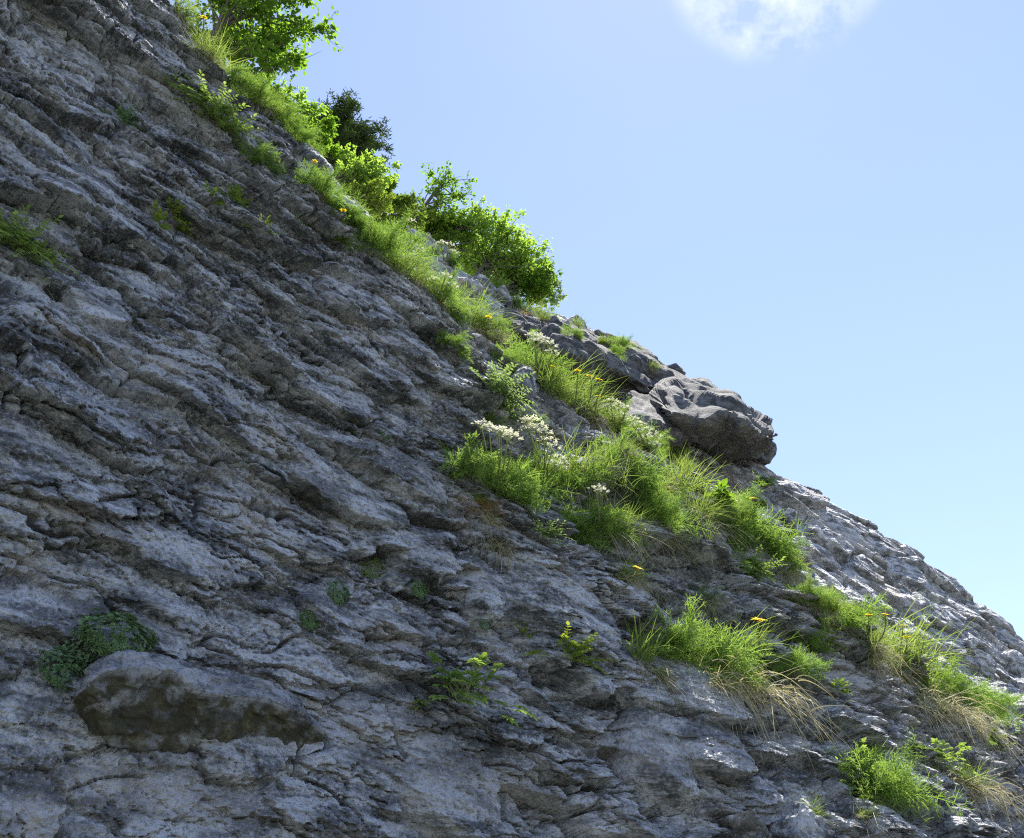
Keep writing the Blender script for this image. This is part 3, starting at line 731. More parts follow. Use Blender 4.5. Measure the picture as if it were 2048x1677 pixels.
def grass_green(n=170, spread=0.14, up=0.9, wid=0.018):
    sp = Soup(); p0 = rnd.normal(size=(n, 3)) * np.array((spread, spread * 1.6, 0.05)); p0[:, 0] = np.abs(p0[:, 0]) * 0.6
    az = rnd.uniform(-math.pi, math.pi, n); el = rnd.uniform(0.5, 1.45, n)
    d = np.stack([np.cos(az) * np.cos(el) + 0.35, np.sin(az) * np.cos(el), np.sin(el) * up + 0.15], 1)
    P = curve(p0, d, rnd.uniform(0.5, 1.15, n), rnd.uniform(0.1, 0.75, n), 7, 0.06)
    t = np.linspace(0, 1, 7); W = wid * rnd.uniform(0.5, 1.2, (n, 1)) * (1 - t ** 2)[None]
    ribbons(sp, P, W + 0.001); return sp.mesh('green_blades')

def grass_dry(n=150, spread=0.16, hang=1.0, wid=0.016):
    sp = Soup(); p0 = rnd.normal(size=(n, 3)) * np.array((spread, spread * 1.7, 0.06)); p0[:, 0] = np.abs(p0[:, 0]) * 0.7
    az = rnd.normal(0, 1.2, n); el = rnd.uniform(-0.6, 1.1, n)
    d = np.stack([np.cos(az) * np.cos(el) + 0.2, np.sin(az) * np.cos(el), np.sin(el)], 1)
    P = curve(p0, d, rnd.uniform(0.12, 0.5, n), rnd.uniform(0.2, 2.0, n) * hang, 8, 0.30)
    t = np.linspace(0, 1, 8); W = wid * rnd.uniform(0.4, 1.1, (n, 1)) * (1 - 0.85 * t)[None]
    ribbons(sp, P, W); return sp.mesh('dry_blades')

def feathery(nf=46, thread=0.0075, flop=0.35):
    """fronds cut into threads, like fennel or spignel"""
    sp = Soup()
    p0 = rnd.normal(size=(nf, 3)) * np.array((0.05, 0.09, 0.03))
    az = rnd.uniform(-math.pi, math.pi, nf); el = np.arcsin(rnd.uniform(0.05, 1.0, nf))
    d = np.stack([np.cos(az) * np.cos(el) * 0.8 + 0.25, np.sin(az) * np.cos(el), np.sin(el) + 0.15], 1)
    ln = rnd.uniform(0.6, 1.05, nf)
    k = 14; P = curve(p0, d, ln, rnd.uniform(0.1, flop * 2, nf), k, 0.08)
    ribbons(sp, P, np.full((nf, k), thread * 1.1))
    T = unit(np.gradient(P, axis=1))
    sd = unit(np.cross(T, unit(rnd.normal(size=(nf, 1, 3)))))
    idx = np.arange(3, k)
    st, dr, L_ = [], [], []
    for sgn in (-1, 1):
        for r in range(2):
            f = rnd.uniform(0, 1, (nf, len(idx)))[..., None]
            pp = P[:, idx - 1] * (1 - f) + P[:, idx] * f
            dd = unit(T[:, idx] * rnd.uniform(0.5, 1.0, (nf, len(idx), 1)) + sgn * sd[:, idx] * 0.9 + rnd.normal(size=(nf, len(idx), 3)) * 0.35)
            tt = (idx / k)[None]
            l = 0.30 * (np.sin(np.pi * (0.15 + 0.8 * tt)) + 0.25) * ln[:, None] * rnd.uniform(0.7, 1.1, (nf, len(idx)))
            st.append(pp.reshape(-1, 3)); dr.append(dd.reshape(-1, 3)); L_.append(l.ravel())
    st = np.concatenate(st); dr = np.concatenate(dr); L_ = np.concatenate(L_)
    Q = curve(st, dr, L_, rnd.uniform(-0.1, 0.35, len(st)), 4)
    ribbons(sp, Q, np.full((len(st), 4), thread * 0.8) * np.array((1, 1, 0.8, 0.4)))
    # third order threads
    T2 = unit(Q[:, 3] - Q[:, 0]); m = 6
    f = rnd.uniform(0.2, 1.0, (len(st), m, 1))
    pp = Q[:, None, 0] * (1 - f) + Q[:, None, 3] * f
    dd = unit(T2[:, None] * 0.8 + rnd.normal(size=(len(st), m, 3)) * 0.6)
    l = (L_[:, None] * rnd.uniform(0.18, 0.42, (len(st), m)))
    q3 = np.stack([pp, pp + dd * l[..., None]], 2).reshape(-1, 2, 3)
    ribbons(sp, q3, np.full((len(q3), 2), thread * 0.75) * np.array((1, 0.5)))
    return sp.mesh('foliage')

def herb(kind='pinnate', nl=26, lf=0.13, flop=0.6, pairs=5, wr=0.5):
    """petioles with leaflets: returns (foliage mesh, stalk mesh)"""
    sp = Soup(); sk = Soup()
    p0 = rnd.normal(size=(nl, 3)) * np.array((0.06, 0.14, 0.04))
    az = rnd.uniform(-1.9, 1.9, nl); el = rnd.uniform(0.0, 1.35, nl)
    d = np.stack([np.cos(az) * np.cos(el) + 0.15, np.sin(az) * np.cos(el), np.sin(el)], 1)
    ln = rnd.uniform(0.45, 1.05, nl); k = 9
    P = curve(p0, d, ln, rnd.uniform(0.1, flop, nl), k, 0.06)
    ribbons(sk, P, np.full((nl, k), 0.013))
    T = unit(np.gradient(P, axis=1)); up = np.array((0.35, 0, 1.0))
    sd = unit(np.cross(T, np.broadcast_to(up, T.shape)))
    if kind == 'palmate':
        b, dd, nn, ll = [], [], [], []
        for a in np.linspace(-1.9, 1.9, 7):
            b.append(P[:, -1]); dd.append(T[:, -1] * math.cos(a) + sd[:, -1] * math.sin(a) + np.array((0, 0, -0.15)))
            nn.append(unit(up + rnd.normal(size=(nl, 3)) * 0.25)); ll.append(lf * 1.9 * (1 - 0.18 * abs(a)) * rnd.uniform(0.8, 1.15, nl))
        b, dd, nn, ll = (np.concatenate(x) for x in (b, dd, nn, ll))
        leaflets(sp, b, dd, nn, ll, ll * wr)
    else:
        b, dd, nn, ll = [], [], [], []
        for j in range(pairs):
            f = 0.35 + 0.65 * (j + 0.5) / pairs; i = int(f * (k - 1)); g = f * (k - 1) - i
            pp = P[:, i] * (1 - g) + P[:, min(i + 1, k - 1)] * g
            for sg in (-1, 1):
                b.append(pp); dd.append(T[:, i] * 0.55 + sg * sd[:, i] + rnd.normal(size=(nl, 3)) * 0.2)
                nn.append(unit(up + rnd.normal(size=(nl, 3)) * 0.45)); ll.append(lf * rnd.uniform(0.75, 1.2, nl) * (1.1 - 0.35 * f))
        b.append(P[:, -1]); dd.append(T[:, -1]); nn.append(np.broadcast_to(unit(up), (nl, 3))); ll.append(np.full(nl, lf))
        b, dd, nn, ll = (np.concatenate(x) for x in (b, dd, nn, ll))
        leaflets(sp, b, dd, nn, ll, ll * wr)
    return sp.mesh('foliage'), sk.mesh('stalks')

def cushion(n=150, rx=1.0, ry=1.0):
    """rosettes of small thick leaves crowded on a dome (local x points out of the rock)"""
    sp = Soup()
    th = np.arccos(rnd.uniform(0.0, 1, n)); ph = rnd.uniform(0, 2 * math.pi, n)
    nrm = np.stack([np.cos(th), np.sin(th) * np.cos(ph), np.sin(th) * np.sin(ph)], 1)
    lump = 1 + 0.5 * perlin(nrm[:, 0] * 2.1 + rx * 7, nrm[:, 1] * 2.1, nrm[:, 2] * 2.1) + rnd.normal(size=n) * 0.05
    c = nrm * lump[:, None] * np.array((0.42, rx, ry)); nn = unit(nrm + np.array((0, 0, 0.5)) + rnd.normal(size=(n, 3)) * 0.2)
    a = unit(np.cross(nn, rnd.normal(size=(n, 3)))); bb = np.cross(nn, a)
    B, D, N_, Ln = [], [], [], []
    for j in range(9):
        t = j * 2.4; tilt = 0.35 + 0.06 * j
        dj = (a * math.cos(t) + bb * math.sin(t)) * math.sin(1.35 - 0.07 * j) + nn * math.cos(1.35 - 0.09 * j)
        B.append(c); D.append(dj); N_.append(nn); Ln.append(0.135 * rnd.uniform(0.8, 1.2, n) * (1 - 0.035 * j))
    B, D, N_, Ln = (np.concatenate(x) for x in (B, D, N_, Ln))
    leaflets(sp, B, D, N_, Ln, Ln * 0.42, 0.1)
    return sp.mesh('rosettes')

def umbel_mesh():
    sp = Soup(); rays = 11
    ph = np.arange(rays) * 2.4; r = np.sqrt((np.arange(rays) + 0.5) / rays)
    tip = np.stack([r * np.cos(ph), r * np.sin(ph), 0.75 - 0.45 * r ** 2 + 0.0 * r], 1) * np.array((1, 1, 1)) + rnd.normal(size=(rays, 3)) * 0.03
    P = np.stack([np.zeros_like(tip) + np.array((0, 0, -0.15)), tip * np.array((0.6, 0.6, 0.5)), tip], 1)
    st = Soup(); ribbons(st, P, np.full((rays, 3), 0.04))
    m = 12; k = rnd.normal(size=(rays, m, 3)) * np.array((0.10, 0.10, 0.07)); c = (tip[:, None] + k + np.array((0, 0, 0.05))).reshape(-1, 3)
    n = len(c); a = rnd.uniform(0, 6.28, n); s = 0.075 * rnd.uniform(0.7, 1.2, n)
    tl = rnd.normal(size=(n, 2)) * 0.35
    V = []
    for q_ in range(5):
        t = a + q_ * 1.2566
        x = np.cos(t) * s; y = np.sin(t) * s
        V.append(c + np.stack([x, y, x * tl[:, 0] + y * tl[:, 1]], 1))
    V = np.stack([c + np.array((0, 0, 0.02))] + V, 1); o = (np.arange(n) * 6)[:, None, None]
    Fq = (np.array([[0, 1, 2, 3], [0, 3, 4, 5]])[None] + o).reshape(-1, 4); sp.add(V, Fq)
    return sp.mesh('flower_head'), st.mesh('flower_rays')

def daisy_mesh():
    pt = Soup(); n = 42; a = np.arange(n) * 2.39996; ring = np.linspace(0.35, 1, n)
    d = np.stack([np.cos(a), np.sin(a), 0.30 - 0.15 * ring + rnd.normal(size=n) * 0.08], 1)
    leaflets(pt, d * np.array((0.12, 0.12, 0.0)), d, np.broadcast_to(np.array((0, 0, 1.0)), (n, 3)), ring * rnd.uniform(0.85, 1.05, n), np.full(n, 0.19), 0.1)
    ct = Soup(); th = np.linspace(0, 6.2832, 11)[:-1]
    V = np.concatenate([[(0, 0, 0.2)], np.stack([0.24 * np.cos(th), 0.24 * np.sin(th), 0.12 + 0 * th], 1), np.stack([0.2 * np.cos(th), 0.2 * np.sin(th), -0.25 + 0 * th], 1)])
    Fq = [(0, 1 + i, 1 + (i + 1) % 10, 1 + (i + 2) % 10) for i in range(0, 10, 2)] + [(1 + i, 11 + i, 11 + (i + 1) % 10, 1 + (i + 1) % 10) for i in range(10)]
    ct.add(V, np.array(Fq)); return pt.mesh('petals'), ct.mesh('centre')

def tube(P, R_, ns=6):
    """one tapered tube along P (k,3)"""
    k = len(P); t = unit(np.gradient(P, axis=0)); ref = np.array((0.3, 0.5, 0.81)); a = unit(np.cross(t, ref)); b = np.cross(t, a)
    th = np.linspace(0, 2 * math.pi, ns + 1)[:-1]
    V = P[:, None] + (a[:, None] * np.cos(th)[None, :, None] + b[:, None] * np.sin(th)[None, :, None]) * np.asarray(R_)[:, None, None]
    i = np.arange(k * ns).reshape(k, ns); j = np.roll(i, -1, 1)
    return V.reshape(-1, 3), np.stack([i[:-1], j[:-1], j[1:], i[1:]], -1).reshape(-1, 4)

# ------------------------------------------------------------------ where a sight line meets the built rock
bvh_roofs = [BVHTree.FromPolygons([tuple(v) for v in B.reshape(-1, 3)], grid_faces(*B.shape[:2]).tolist()) for _, B in roof]
def hit(px, py):
    d = Vector(ray(px, py)); best = None
    for t in [bvh_near, bvh_far] + bvh_roofs:
        h = t.ray_cast(Vector(CAM), d)
        if h[0] is not None and (best is None or h[3] < best[1]): best = (h[0], h[3])
    return best
def hit_or_crest(px, py):
    """on the rock at that point, or at the edge just below it"""
    for k in range(0, 200, 4):
        h = hit(px - 0.35 * k, py + k)
        if h: return np.array(h[0]), h[1]
    raise RuntimeError((px, py))
def drop(p):
    best = None
    for t in (bvh_near, bvh_far):
        h = t.ray_cast(Vector((p[0], p[1], p[2] + 12)), Vector((0, 0, -1)))
        if h[0] is not None and (best is None or h[0].z > best): best = h[0].z
    return best

ROT = math.atan2(NV[1], NV[0])
def root(name, px, py, hpx, label, cat, group, yaw=0.25, sink=0.02, roll=0.0, pos=None):
    if pos is None:
        p, t = hit_or_crest(px, py)
    else: p, t = pos
    s = hpx * 1.18 * t / F
    o = bpy.data.objects.new(name, None); col.objects.link(o)
    o.empty_display_size = 0.05
    o.location = Vector(p - NV * sink * s * 3); o.rotation_euler = (roll, 0, ROT + rnd.normal() * yaw); o.scale = (s, s * rnd.uniform(0.9, 1.1), s)
    o['label'] = label; o['category'] = cat
    if group: o['group'] = group
    return o, p, t, s
def part(o, name, me, mat, label=None):
    c = bpy.data.objects.new(name, me); col.objects.link(c); c.parent = o
    if not me.materials: me.materials.append(mat)
    if c.data.materials[0] != mat:
        c.material_slots[0].link = 'OBJECT'; c.material_slots[0].material = mat
    if label: c['label'] = label
    return c

GREEN = [grass_green(n, s, u, w) for n, s, u, w in ((280, 0.16, 0.9, 0.013), (220, 0.12, 1.1, 0.012), (340, 0.22, 0.8, 0.012), (190, 0.14, 0.7, 0.014))]
SPIKY = [grass_green(60, 0.10, 1.4, 0.024), grass_green(46, 0.08, 1.2, 0.028)]
DRY = [grass_dry(n, s, h, 0.016) for n, s, h in ((170, 0.16, 1.0), (120, 0.12, 1.3), (230, 0.22, 0.9), (90, 0.1, 1.1))]
FEA = [feathery(n, t, fl) for n, t, fl in ((24, 0.010, 0.4), (28, 0.009, 0.3), (19, 0.011, 0.5), (22, 0.010, 0.35))]
HPIN = [herb('pinnate', 44, 0.13, 0.7, 6), herb('pinnate', 34, 0.14, 0.5, 5, 0.55), herb('pinnate', 54, 0.12, 0.9, 6)]
HPAL = [herb('palmate', 40, 0.115, 0.5, wr=0.42), herb('palmate', 36, 0.12, 0.7, wr=0.42)]
SPR = [herb('pinnate', 14, 0.17, 0.4, 5, 0.75), herb('pinnate', 11, 0.2, 0.3, 4, 0.8), herb('pinnate', 22, 0.13, 0.5, 6, 0.7)]
BRD = [herb('palmate', 9, 0.34, 0.4, wr=0.6), herb('palmate', 12, 0.3, 0.5, wr=0.5)]
CUS = [cushion(340, 1.0, 0.75), cushion(220, 1.0, 1.0), cushion(260, 1.0, 0.9)]
UMB = [umbel_mesh() for _ in range(3)]
DAI = daisy_mesh()

def tuft(px, py, h, label, green=1.0, dry=1.0, kind=0, group='grass tufts on the rock', mat_d='dry', spiky=False, name='grass_tuft'):
    o, p, t, s = root(name, px, py, h, label, 'grass', group)
    if green > 0:
        g = part(o, 'green_blades', (SPIKY[kind % 2] if spiky else GREEN[kind % 4]), M['grass']); g.scale = (green,) * 3
    if dry > 0:
        d = part(o, 'dry_blades', DRY[(kind + 1) % 4], M[mat_d]); d.scale = (dry * 1.25,) * 3
    return o
def feather(px, py, h, label, kind=0, wide=1.0, dry=0.0, group='feathery plants on the rock', name='feathery_plant'):
    o, p, t, s = root(name, px, py, h, label, 'plant', group)
    c = part(o, 'foliage', FEA[kind % 4], M['feather']); c.scale = (1.0, wide, 1.0)
    if dry == 0 and h > 58: dry = 0.5
    if dry > 0: d = part(o, 'dry_leaves', DRY[kind % 4], M['dry']); d.scale = (dry,) * 3
    return o, p, t, s
def stem_to(o, p0, p1, r, bend=0.12, name='stem', mat='stem'):
    """a stem as a part of o, from p0 to p1 in world space"""
    inv = (Matrix.Translation(o.location) @ o.rotation_euler.to_matrix().to_4x4() @ Matrix.Diagonal((*o.scale, 1))).inverted()
    L_ = np.linalg.norm(p1 - p0); tt = np.linspace(0, 1, 9)[:, None]
    mid = (p0 + p1) / 2 + NV * bend * L_ * 0.6 - ZV * bend * L_ * 0.8 + rnd.normal(size=3) * 0.04 * L_
    P = p0 * (1 - tt) ** 2 + 2 * mid * tt * (1 - tt) + p1 * tt ** 2
    V, Fq = tube(P, np.linspace(r * 1.2, r * 0.7, 9), 5)
    V = np.array([inv @ Vector(v) for v in V])
    return part(o, name, mesh_from(name, V, Fq, True), M[mat]), unit(P[-1] - P[-2]), inv
def umbels(o, p, t, heads, size):
    for i, (hx, hy) in enumerate(heads):
        e = CAM + ray(hx, hy) * (t - 0.75 * o.scale[0] * rnd.uniform(0.8, 1.2))
        p0 = p + rnd.normal(size=3) * 0.01
        st, d, inv = stem_to(o, p0, e, 0.0028 * t / 3.5)
        m, r_ = UMB[i % 3]
        s = 1.45 * size * t / F / o.scale[0] * rnd.uniform(0.8, 1.15)
        hd = part(o, 'flower_head', m, M['white']); ry = part(hd, 'flower_rays', r_, M['stem'])
        loc = inv @ Vector(e); hd.location = loc
        up = unit(d * 0.6 + ZV * 0.8 + NV * 0.2); qd = (inv.to_3x3() @ Vector(up)).normalized().to_track_quat('Z', 'Y')
        hd.rotation_euler = qd.to_euler(); hd.scale = (s,) * 3
def umbel_plant(px, py, h, label, heads, size=15, kind=0, wide=1.0, dry=0.0):
    o, p, t, s = feather(px, py, h, label, kind, wide, dry, 'feathery plants with white umbels', 'umbel_plant')
    umbels(o, p, t, heads, size); return o
def yellow(hx, hy, rx, ry, size, label):
    p, t = hit_or_crest(rx, ry)
    o, p, t, s = root('yellow_flower', rx, ry, 30, label, 'flower', 'yellow flowers on the rock', pos=(p, t))
    e = CAM + ray(hx, hy) * (t * 0.94)
    st, d, inv = stem_to(o, p, e, 0.0022 * t / 3.5, 0.15)
    s = 1.3 * size / 2 * t / F / o.scale[0]
    up = unit(ZV * 0.95 + NV * 0.35 + d * 0.3 + rnd.normal(size=3) * 0.12); qd = (inv.to_3x3() @ Vector(up)).normalized().to_track_quat('Z', 'Y')
    hd = part(o, 'flower_head', DAI[0], M['yellow']); ce = part(hd, 'flower_centre', DAI[1], M['orange'])
    hd.location = inv @ Vector(e); hd.rotation_euler = qd.to_euler(); hd.scale = (s,) * 3
def herb_at(px, py, h, label, proto, mat='herb', name='leafy_herb', group='leafy herbs in the cracks', wide=1.0):
    o, p, t, s = root(name, px, py, h, label, 'plant', group)
    c = part(o, 'foliage', proto[0], M[mat]); k = part(o, 'stalks', proto[1], M['stem'])
    c.scale = k.scale = (1, wide, 1); return o
def cushion_at(px, py, r, label, kind=0, mat='cushion', ry=1.0):
    o, p, t, s = root('cushion_plant', px, py, r, label, 'plant', 'cushion plants on the grey face', yaw=0.1, sink=-0.09)
    c = part(o, 'rosettes', CUS[kind % 3], M[mat]); c.scale = (1, 1, ry); return o
# ------------------------------------------------------------------ trees and bushes on the skyline
def tree(name, label, bx, by, base, back, crown, leaf_px, mat, nlimb=26, twigs=9, per=16, dens=1.0, sparse=False, flat=0.6, group='trees and bushes on the skyline', needle=False, cat='tree', limb_r=1.0):
    """crown = (cx, cy, rx, ry) in photo pixels at the tree's own distance"""
    u, z, t = at(bx, by, base)
    r0 = CAM + ray(bx, by) * t - NV * back
    zz = drop(r0)
    r0 = np.array((r0[0], r0[1], (zz if zz is not None else r0[2]) - 0.05))
    nroot = r0 @ NV
    cx, cy, rx, ry = crown
    d = ray(cx, cy); tc = nroot / (d @ NV); C = CAM + d * tc; m = tc / F
    rg = np.random.default_rng(int(cx * 7 + cy))
    right = np.array((1.0, 0, 0)); fwd = unit(np.cross(ZV, right))
    o = bpy.data.objects.new(name, None); col.objects.link(o); o.location = Vector(r0); o['label'] = label; o['category'] = cat; o['group'] = group
    RX, RY = rx * 1.16 * m, ry * 1.16 * m
    # trunk from the root towards the top of the crown
    k = 12; tt = np.linspace(0, 1, k)[:, None]
    top = C + ZV * RY * 0.55; midp = r0 + (C - r0) * np.array((0.35, 0.35, 0.6)) + rg.normal(size=3) * 0.05 * RX
    Pt = r0 * (1 - tt) ** 2 + 2 * midp * tt * (1 - tt) + top * tt ** 2
    rad = max(RX, RY) * 0.035 * limb_r
    V, Fq = tube(Pt, np.linspace(rad * 1.5, rad * 0.25, k), 7)
    part(o, 'trunk', mesh_from('trunk', V - r0, Fq, True), M['bark'])
    limbs = Soup(); lv = Soup(); LB, LD, LN = [], [], []
    for i in range(nlimb):
        while True:
            q_ = rg.uniform(-1, 1, 3)
            if 0.12 < np.sum(q_ ** 2) < 1: break
        q_ = q_ * (0.75 + 0.3 * rg.random()) if sparse else q_
        tg = C + right * q_[0] * RX + ZV * q_[1] * RY + fwd * q_[2] * RX * 0.8
        s0 = int(np.clip(k * (0.35 + 0.5 * rg.random() + 0.12 * q_[1]), 3, k - 2)); a = Pt[s0]
        ln = np.linalg.norm(tg - a); md = (a + tg) / 2 + ZV * 0.12 * ln * rg.uniform(-0.6, 0.8) + rg.normal(size=3) * 0.06 * ln
        f = np.linspace(0, 1, 8)[:, None]; Pl = a * (1 - f) ** 2 + 2 * md * f * (1 - f) + tg * f ** 2
        V, Fq = tube(Pl, np.linspace(rad * 0.5, rad * 0.08, 8), 5); limbs.add(V - r0, Fq)
        for j in range(twigs):
            s1 = 0.35 + 0.65 * rg.random(); ii = min(int(s1 * 7), 6); b0 = Pl[ii] + (Pl[ii + 1] - Pl[ii]) * (s1 * 7 - ii)
            dirr = unit(unit(tg - a) * 0.9 + rg.normal(size=3) * 0.75 + ZV * 0.15); tl = 0.36 * min(RX, RY) * rg.uniform(0.5, 1.3) * (1.25 - 0.5 * s1)
            b1 = b0 + dirr * tl - ZV * tl * 0.1
            Pw = np.stack([b0, (b0 + b1) / 2 + rg.normal(size=3) * 0.04 * tl, b1]); V, Fq = tube(Pw, (rad * 0.09, rad * 0.06, rad * 0.03), 3); limbs.add(V - r0, Fq)
            npl = max(4, int(per * 0.95 * dens)); w = rg.random(npl)[:, None]
            pb = b0 * (1 - w) + b1 * w; plane = unit(ZV + rg.normal(size=3) * flat)
            sd = unit(np.cross(dirr, plane)); sg = np.where(np.arange(npl) % 2, 1, -1)[:, None]
            LB.append(pb + rg.normal(size=(npl, 3)) * leaf_px * m * 0.25); LD.append(unit(sd * sg * 0.8 + dirr * 0.6 + rg.normal(size=(npl, 3)) * 0.35)); LN.append(unit(plane + rg.normal(size=(npl, 3)) * 0.35))
    part(o, 'limbs', limbs.mesh('limbs'), M['bark'])
    LB, LD, LN = np.concatenate(LB), np.concatenate(LD), np.concatenate(LN); n = len(LB)
    Ls = leaf_px * 0.82 * m * rg.uniform(0.6, 1.2, n)
    leaflets(lv, LB - r0, LD, LN, Ls, Ls * (0.22 if needle else 0.6))
    part(o, 'crown', lv.mesh('crown'), M[mat])
    return o

tree('beech_tree', 'leafy beech overhanging the crest in the top left corner', 455, 140, base_near, 0.55, (500, 25, 150, 135), 12, 'beech', 42, 11, 22)
tree('beech_tree', 'drooping beech spray hanging lowest beside the sky, top left', 470, 150, base_near, 0.65, (580, 95, 72, 68), 12, 'beech', 18, 7, 15, sparse=True)
tree('bush', 'pale yellow green bush just below the overhanging beech', 545, 232, base_near, 0.45, (540, 205, 55, 42), 8, 'bush', 26, 9, 16, cat='bush')
tree('bush', 'pale leafy bush between the overhanging beech and the dark conifer', 590, 285, base_near, 0.5, (598, 245, 50, 46), 8, 'bush', 26, 9, 16, cat='bush')
tree('conifer', 'dark green conifer, the darkest crown on the skyline', 650, 345, base_near, 0.8, (692, 290, 80, 78), 11, 'yew', 84, 15, 30, needle=True)
tree('bush', 'glossy mid green bush in front of the dark conifer', 640, 340, base_near, 0.45, (635, 275, 48, 46), 9, 'beech', 28, 9, 16, cat='bush')
tree('bush', 'bright green bush at the right foot of the dark conifer', 705, 410, base_near, 0.45, (730, 345, 58, 52), 9, 'bush', 32, 9, 16, cat='bush')
tree('bush', 'low olive green bush right of the dark conifer', 760, 470, base_near, 0.6, (795, 408, 62, 40), 8, 'olive', 34, 10, 18, cat='bush')
tree('bush', 'small yellow green bush beside the olive bush, nearest the crest', 735, 450, base_near, 0.35, (742, 400, 44, 36), 8, 'sprout', 26, 9, 16, cat='bush')
tree('sapling', 'thin beech sapling with bare dark branches, tallest above the grey outcrop', 850, 470, base_far, 0.35, (888, 395, 66, 76), 8, 'beech', 20, 7, 12, sparse=True, limb_r=1.1)
tree('bush', 'low green bush at the foot of the thin sapling', 840, 470, base_far, 0.3, (850, 435, 48, 36), 8, 'sprout', 24, 9, 15, cat='bush')
tree('bush', 'leafy bush filling the gap behind the thin sapling', 865, 500, base_far, 0.45, (885, 470, 62, 44), 8, 'beech', 34, 10, 16, cat='bush')
tree('bush', 'upright green bush right of the thin sapling', 905, 535, base_far, 0.35, (945, 458, 62, 68), 8, 'bush', 38, 9, 16, cat='bush')
tree('bush', 'widest light green bush above the far rocks', 985, 580, base_far, 0.4, (1005, 512, 92, 84), 8, 'bush', 62, 10, 17, cat='bush')
tree('bush', 'round bright green bush low on the skyline, right of the widest bush', 1045, 615, base_far, 0.4, (1052, 560, 66, 54), 9, 'beech', 40, 10, 17, cat='bush')
tree('bush', 'grey green airy bush, last bush before the open rock', 1095, 630, base_far, 0.35, (1104, 572, 30, 64), 7, 'willow', 22, 8, 12, sparse=True, cat='bush')

# ------------------------------------------------------------------ plants, from the top left down to the right
tuft(366, 12, 60, 'pale grass tuft at the top edge, left of the beech', 1, 0.6, 0)
tuft(428, 78, 70, 'green grass tuft on the crest under the beech', 1, 0.5, 1)
feather(468, 115, 55, 'feathery plant on the crest below the beech leaves', 0)
feather(520, 172, 60, 'feathery plant on the crest under the pale bush', 1)
tuft(540, 192, 48, 'yellowish grass tuft on the crest beside the pale bush', 1, 0.8, 2)
feather(580, 232, 52, 'feathery plant hugging the crest left of the glossy bush', 2)
feather(612, 270, 46, 'small feathery plant on the crest below the second pale bush', 3)
herb_at(412, 215, 58, 'leafy herb with two tall seed heads hanging from a dark hollow', HPIN[0], wide=1.2)
herb_at(445, 262, 60, 'trailing leafy herb just below the hollow near the crest', HPIN[1])
feather(522, 330, 48, 'dark feathery plant in a niche below the crest', 2)
herb_at(336, 440, 48, 'yellow green sprout on a ledge in the upper grey face', SPR[0], 'sprout')
herb_at(312, 452, 34, 'tiny sprout left of the yellow green sprout', SPR[1], 'sprout')
herb_at(428, 412, 34, 'tiny green sprout on the upper ledge, left of its twin', SPR[1], 'sprout')
herb_at(462, 402, 36, 'tiny green sprout on the upper ledge, right of its twin', SPR[0], 'sprout')
herb_at(240, 245, 34, 'small dark sprout high on the left grey face', SPR[2], 'cushion')
herb_at(522, 464, 30, 'small green sprout at the dark crack left of the big feathery plant', SPR[2], 'sprout')
herb_at(578, 464, 34, 'dark green sprout in the crack under the crest', SPR[2], 'cushion')
herb_at(22, 495, 80, 'pale leafy herb at the left edge of the picture', HPIN[2], wide=1.2)
herb_at(85, 515, 34, 'small sprout below the herb at the left edge', SPR[0], 'sprout')
feather(640, 390, 62, 'feathery plant on the crest below the dark conifer', 1, 1.2)
feather(690, 440, 62, 'feathery plant holding a yellow flower, below the bright bush', 0)
herb_at(658, 480, 50, 'yellowing leafy herb on the brow left of the big feathery plume', SPR[2], 'olive')
feather(762, 520, 100, 'big soft feathery plume on the upper crest', 1, 0.8)
tuft(735, 478, 42, 'grass tuft just above the big feathery plume', 1, 0.3, 1)
umbel_plant(775, 480, 50, 'umbel plant with white heads in front of the olive bush', [(733, 418), (770, 425), (786, 438), (764, 440)], 9, 2)
umbel_plant(820, 495, 46, 'umbel plant with white heads on the grey outcrop', [(818, 448), (808, 452), (787, 478), (821, 494), (837, 502)], 9, 3)
tuft(828, 490, 34, 'small green tuft on the grey outcrop', 1, 0.2, 3, group='small tufts on the far rocks')
umbel_plant(890, 525, 44, 'umbel plant with white heads below the thin sapling', [(897, 495), (882, 492), (905, 508)], 8, 0, dry=0.5)
tuft(825, 560, 66, 'long pale grass tuft on the crest below the grey outcrop', 1, 0.7, 2)
tuft(790, 540, 44, 'grass tuft right under the big feathery plume', 1, 0.8, 0)
umbel_plant(882, 605, 74, 'feathery umbel plant left of the broad leaved plant', [(890, 557), (866, 565), (903, 577)], 8, 1)
herb_at(931, 590, 30, 'broad leaved bright green plant among dark rocks', BRD[0], 'bright', 'broad_leaved_plant')
tuft(940, 655, 95, 'bright grass tuft with a yellow flower, above the dark rocks', 1, 0.7, 0)
feather(968, 668, 60, 'feathery plant at the right side of the bright grass tuft', 2)
tuft(905, 635, 38, 'pale grass tuft left of the bright grass tuft', 1, 0.8, 3)
feather(905, 695, 46, 'small feathery plant on the grey face below the grass band', 3)
tuft(985, 585, 44, 'pale grass tuft under the widest bush', 1, 0.3, 1, group='small tufts on the far rocks')
tuft(1045, 628, 34, 'round brown tuft under the round bush', 0.2, 1.0, 2, 'small tufts on the far rocks', 'brown')
umbel_plant(1030, 615, 34, 'small umbel plant below the round bush', [(1033, 600), (1022, 604)], 7, 1)
tuft(1085, 640, 42, 'green tuft under the airy bush', 1, 0.4, 2, group='small tufts on the far rocks')
tuft(1158, 655, 36, 'spiky blue green tuft alone on the far skyline', 1, 0.6, 0, 'small tufts on the far rocks', 'dry', True)
feather(1146, 672, 30, 'small feathery plant on top of the roofed rock', 0)
tuft(1205, 690, 26, 'small tuft on top of the roofed rock', 1, 0.4, 3, group='small tufts on the far rocks')
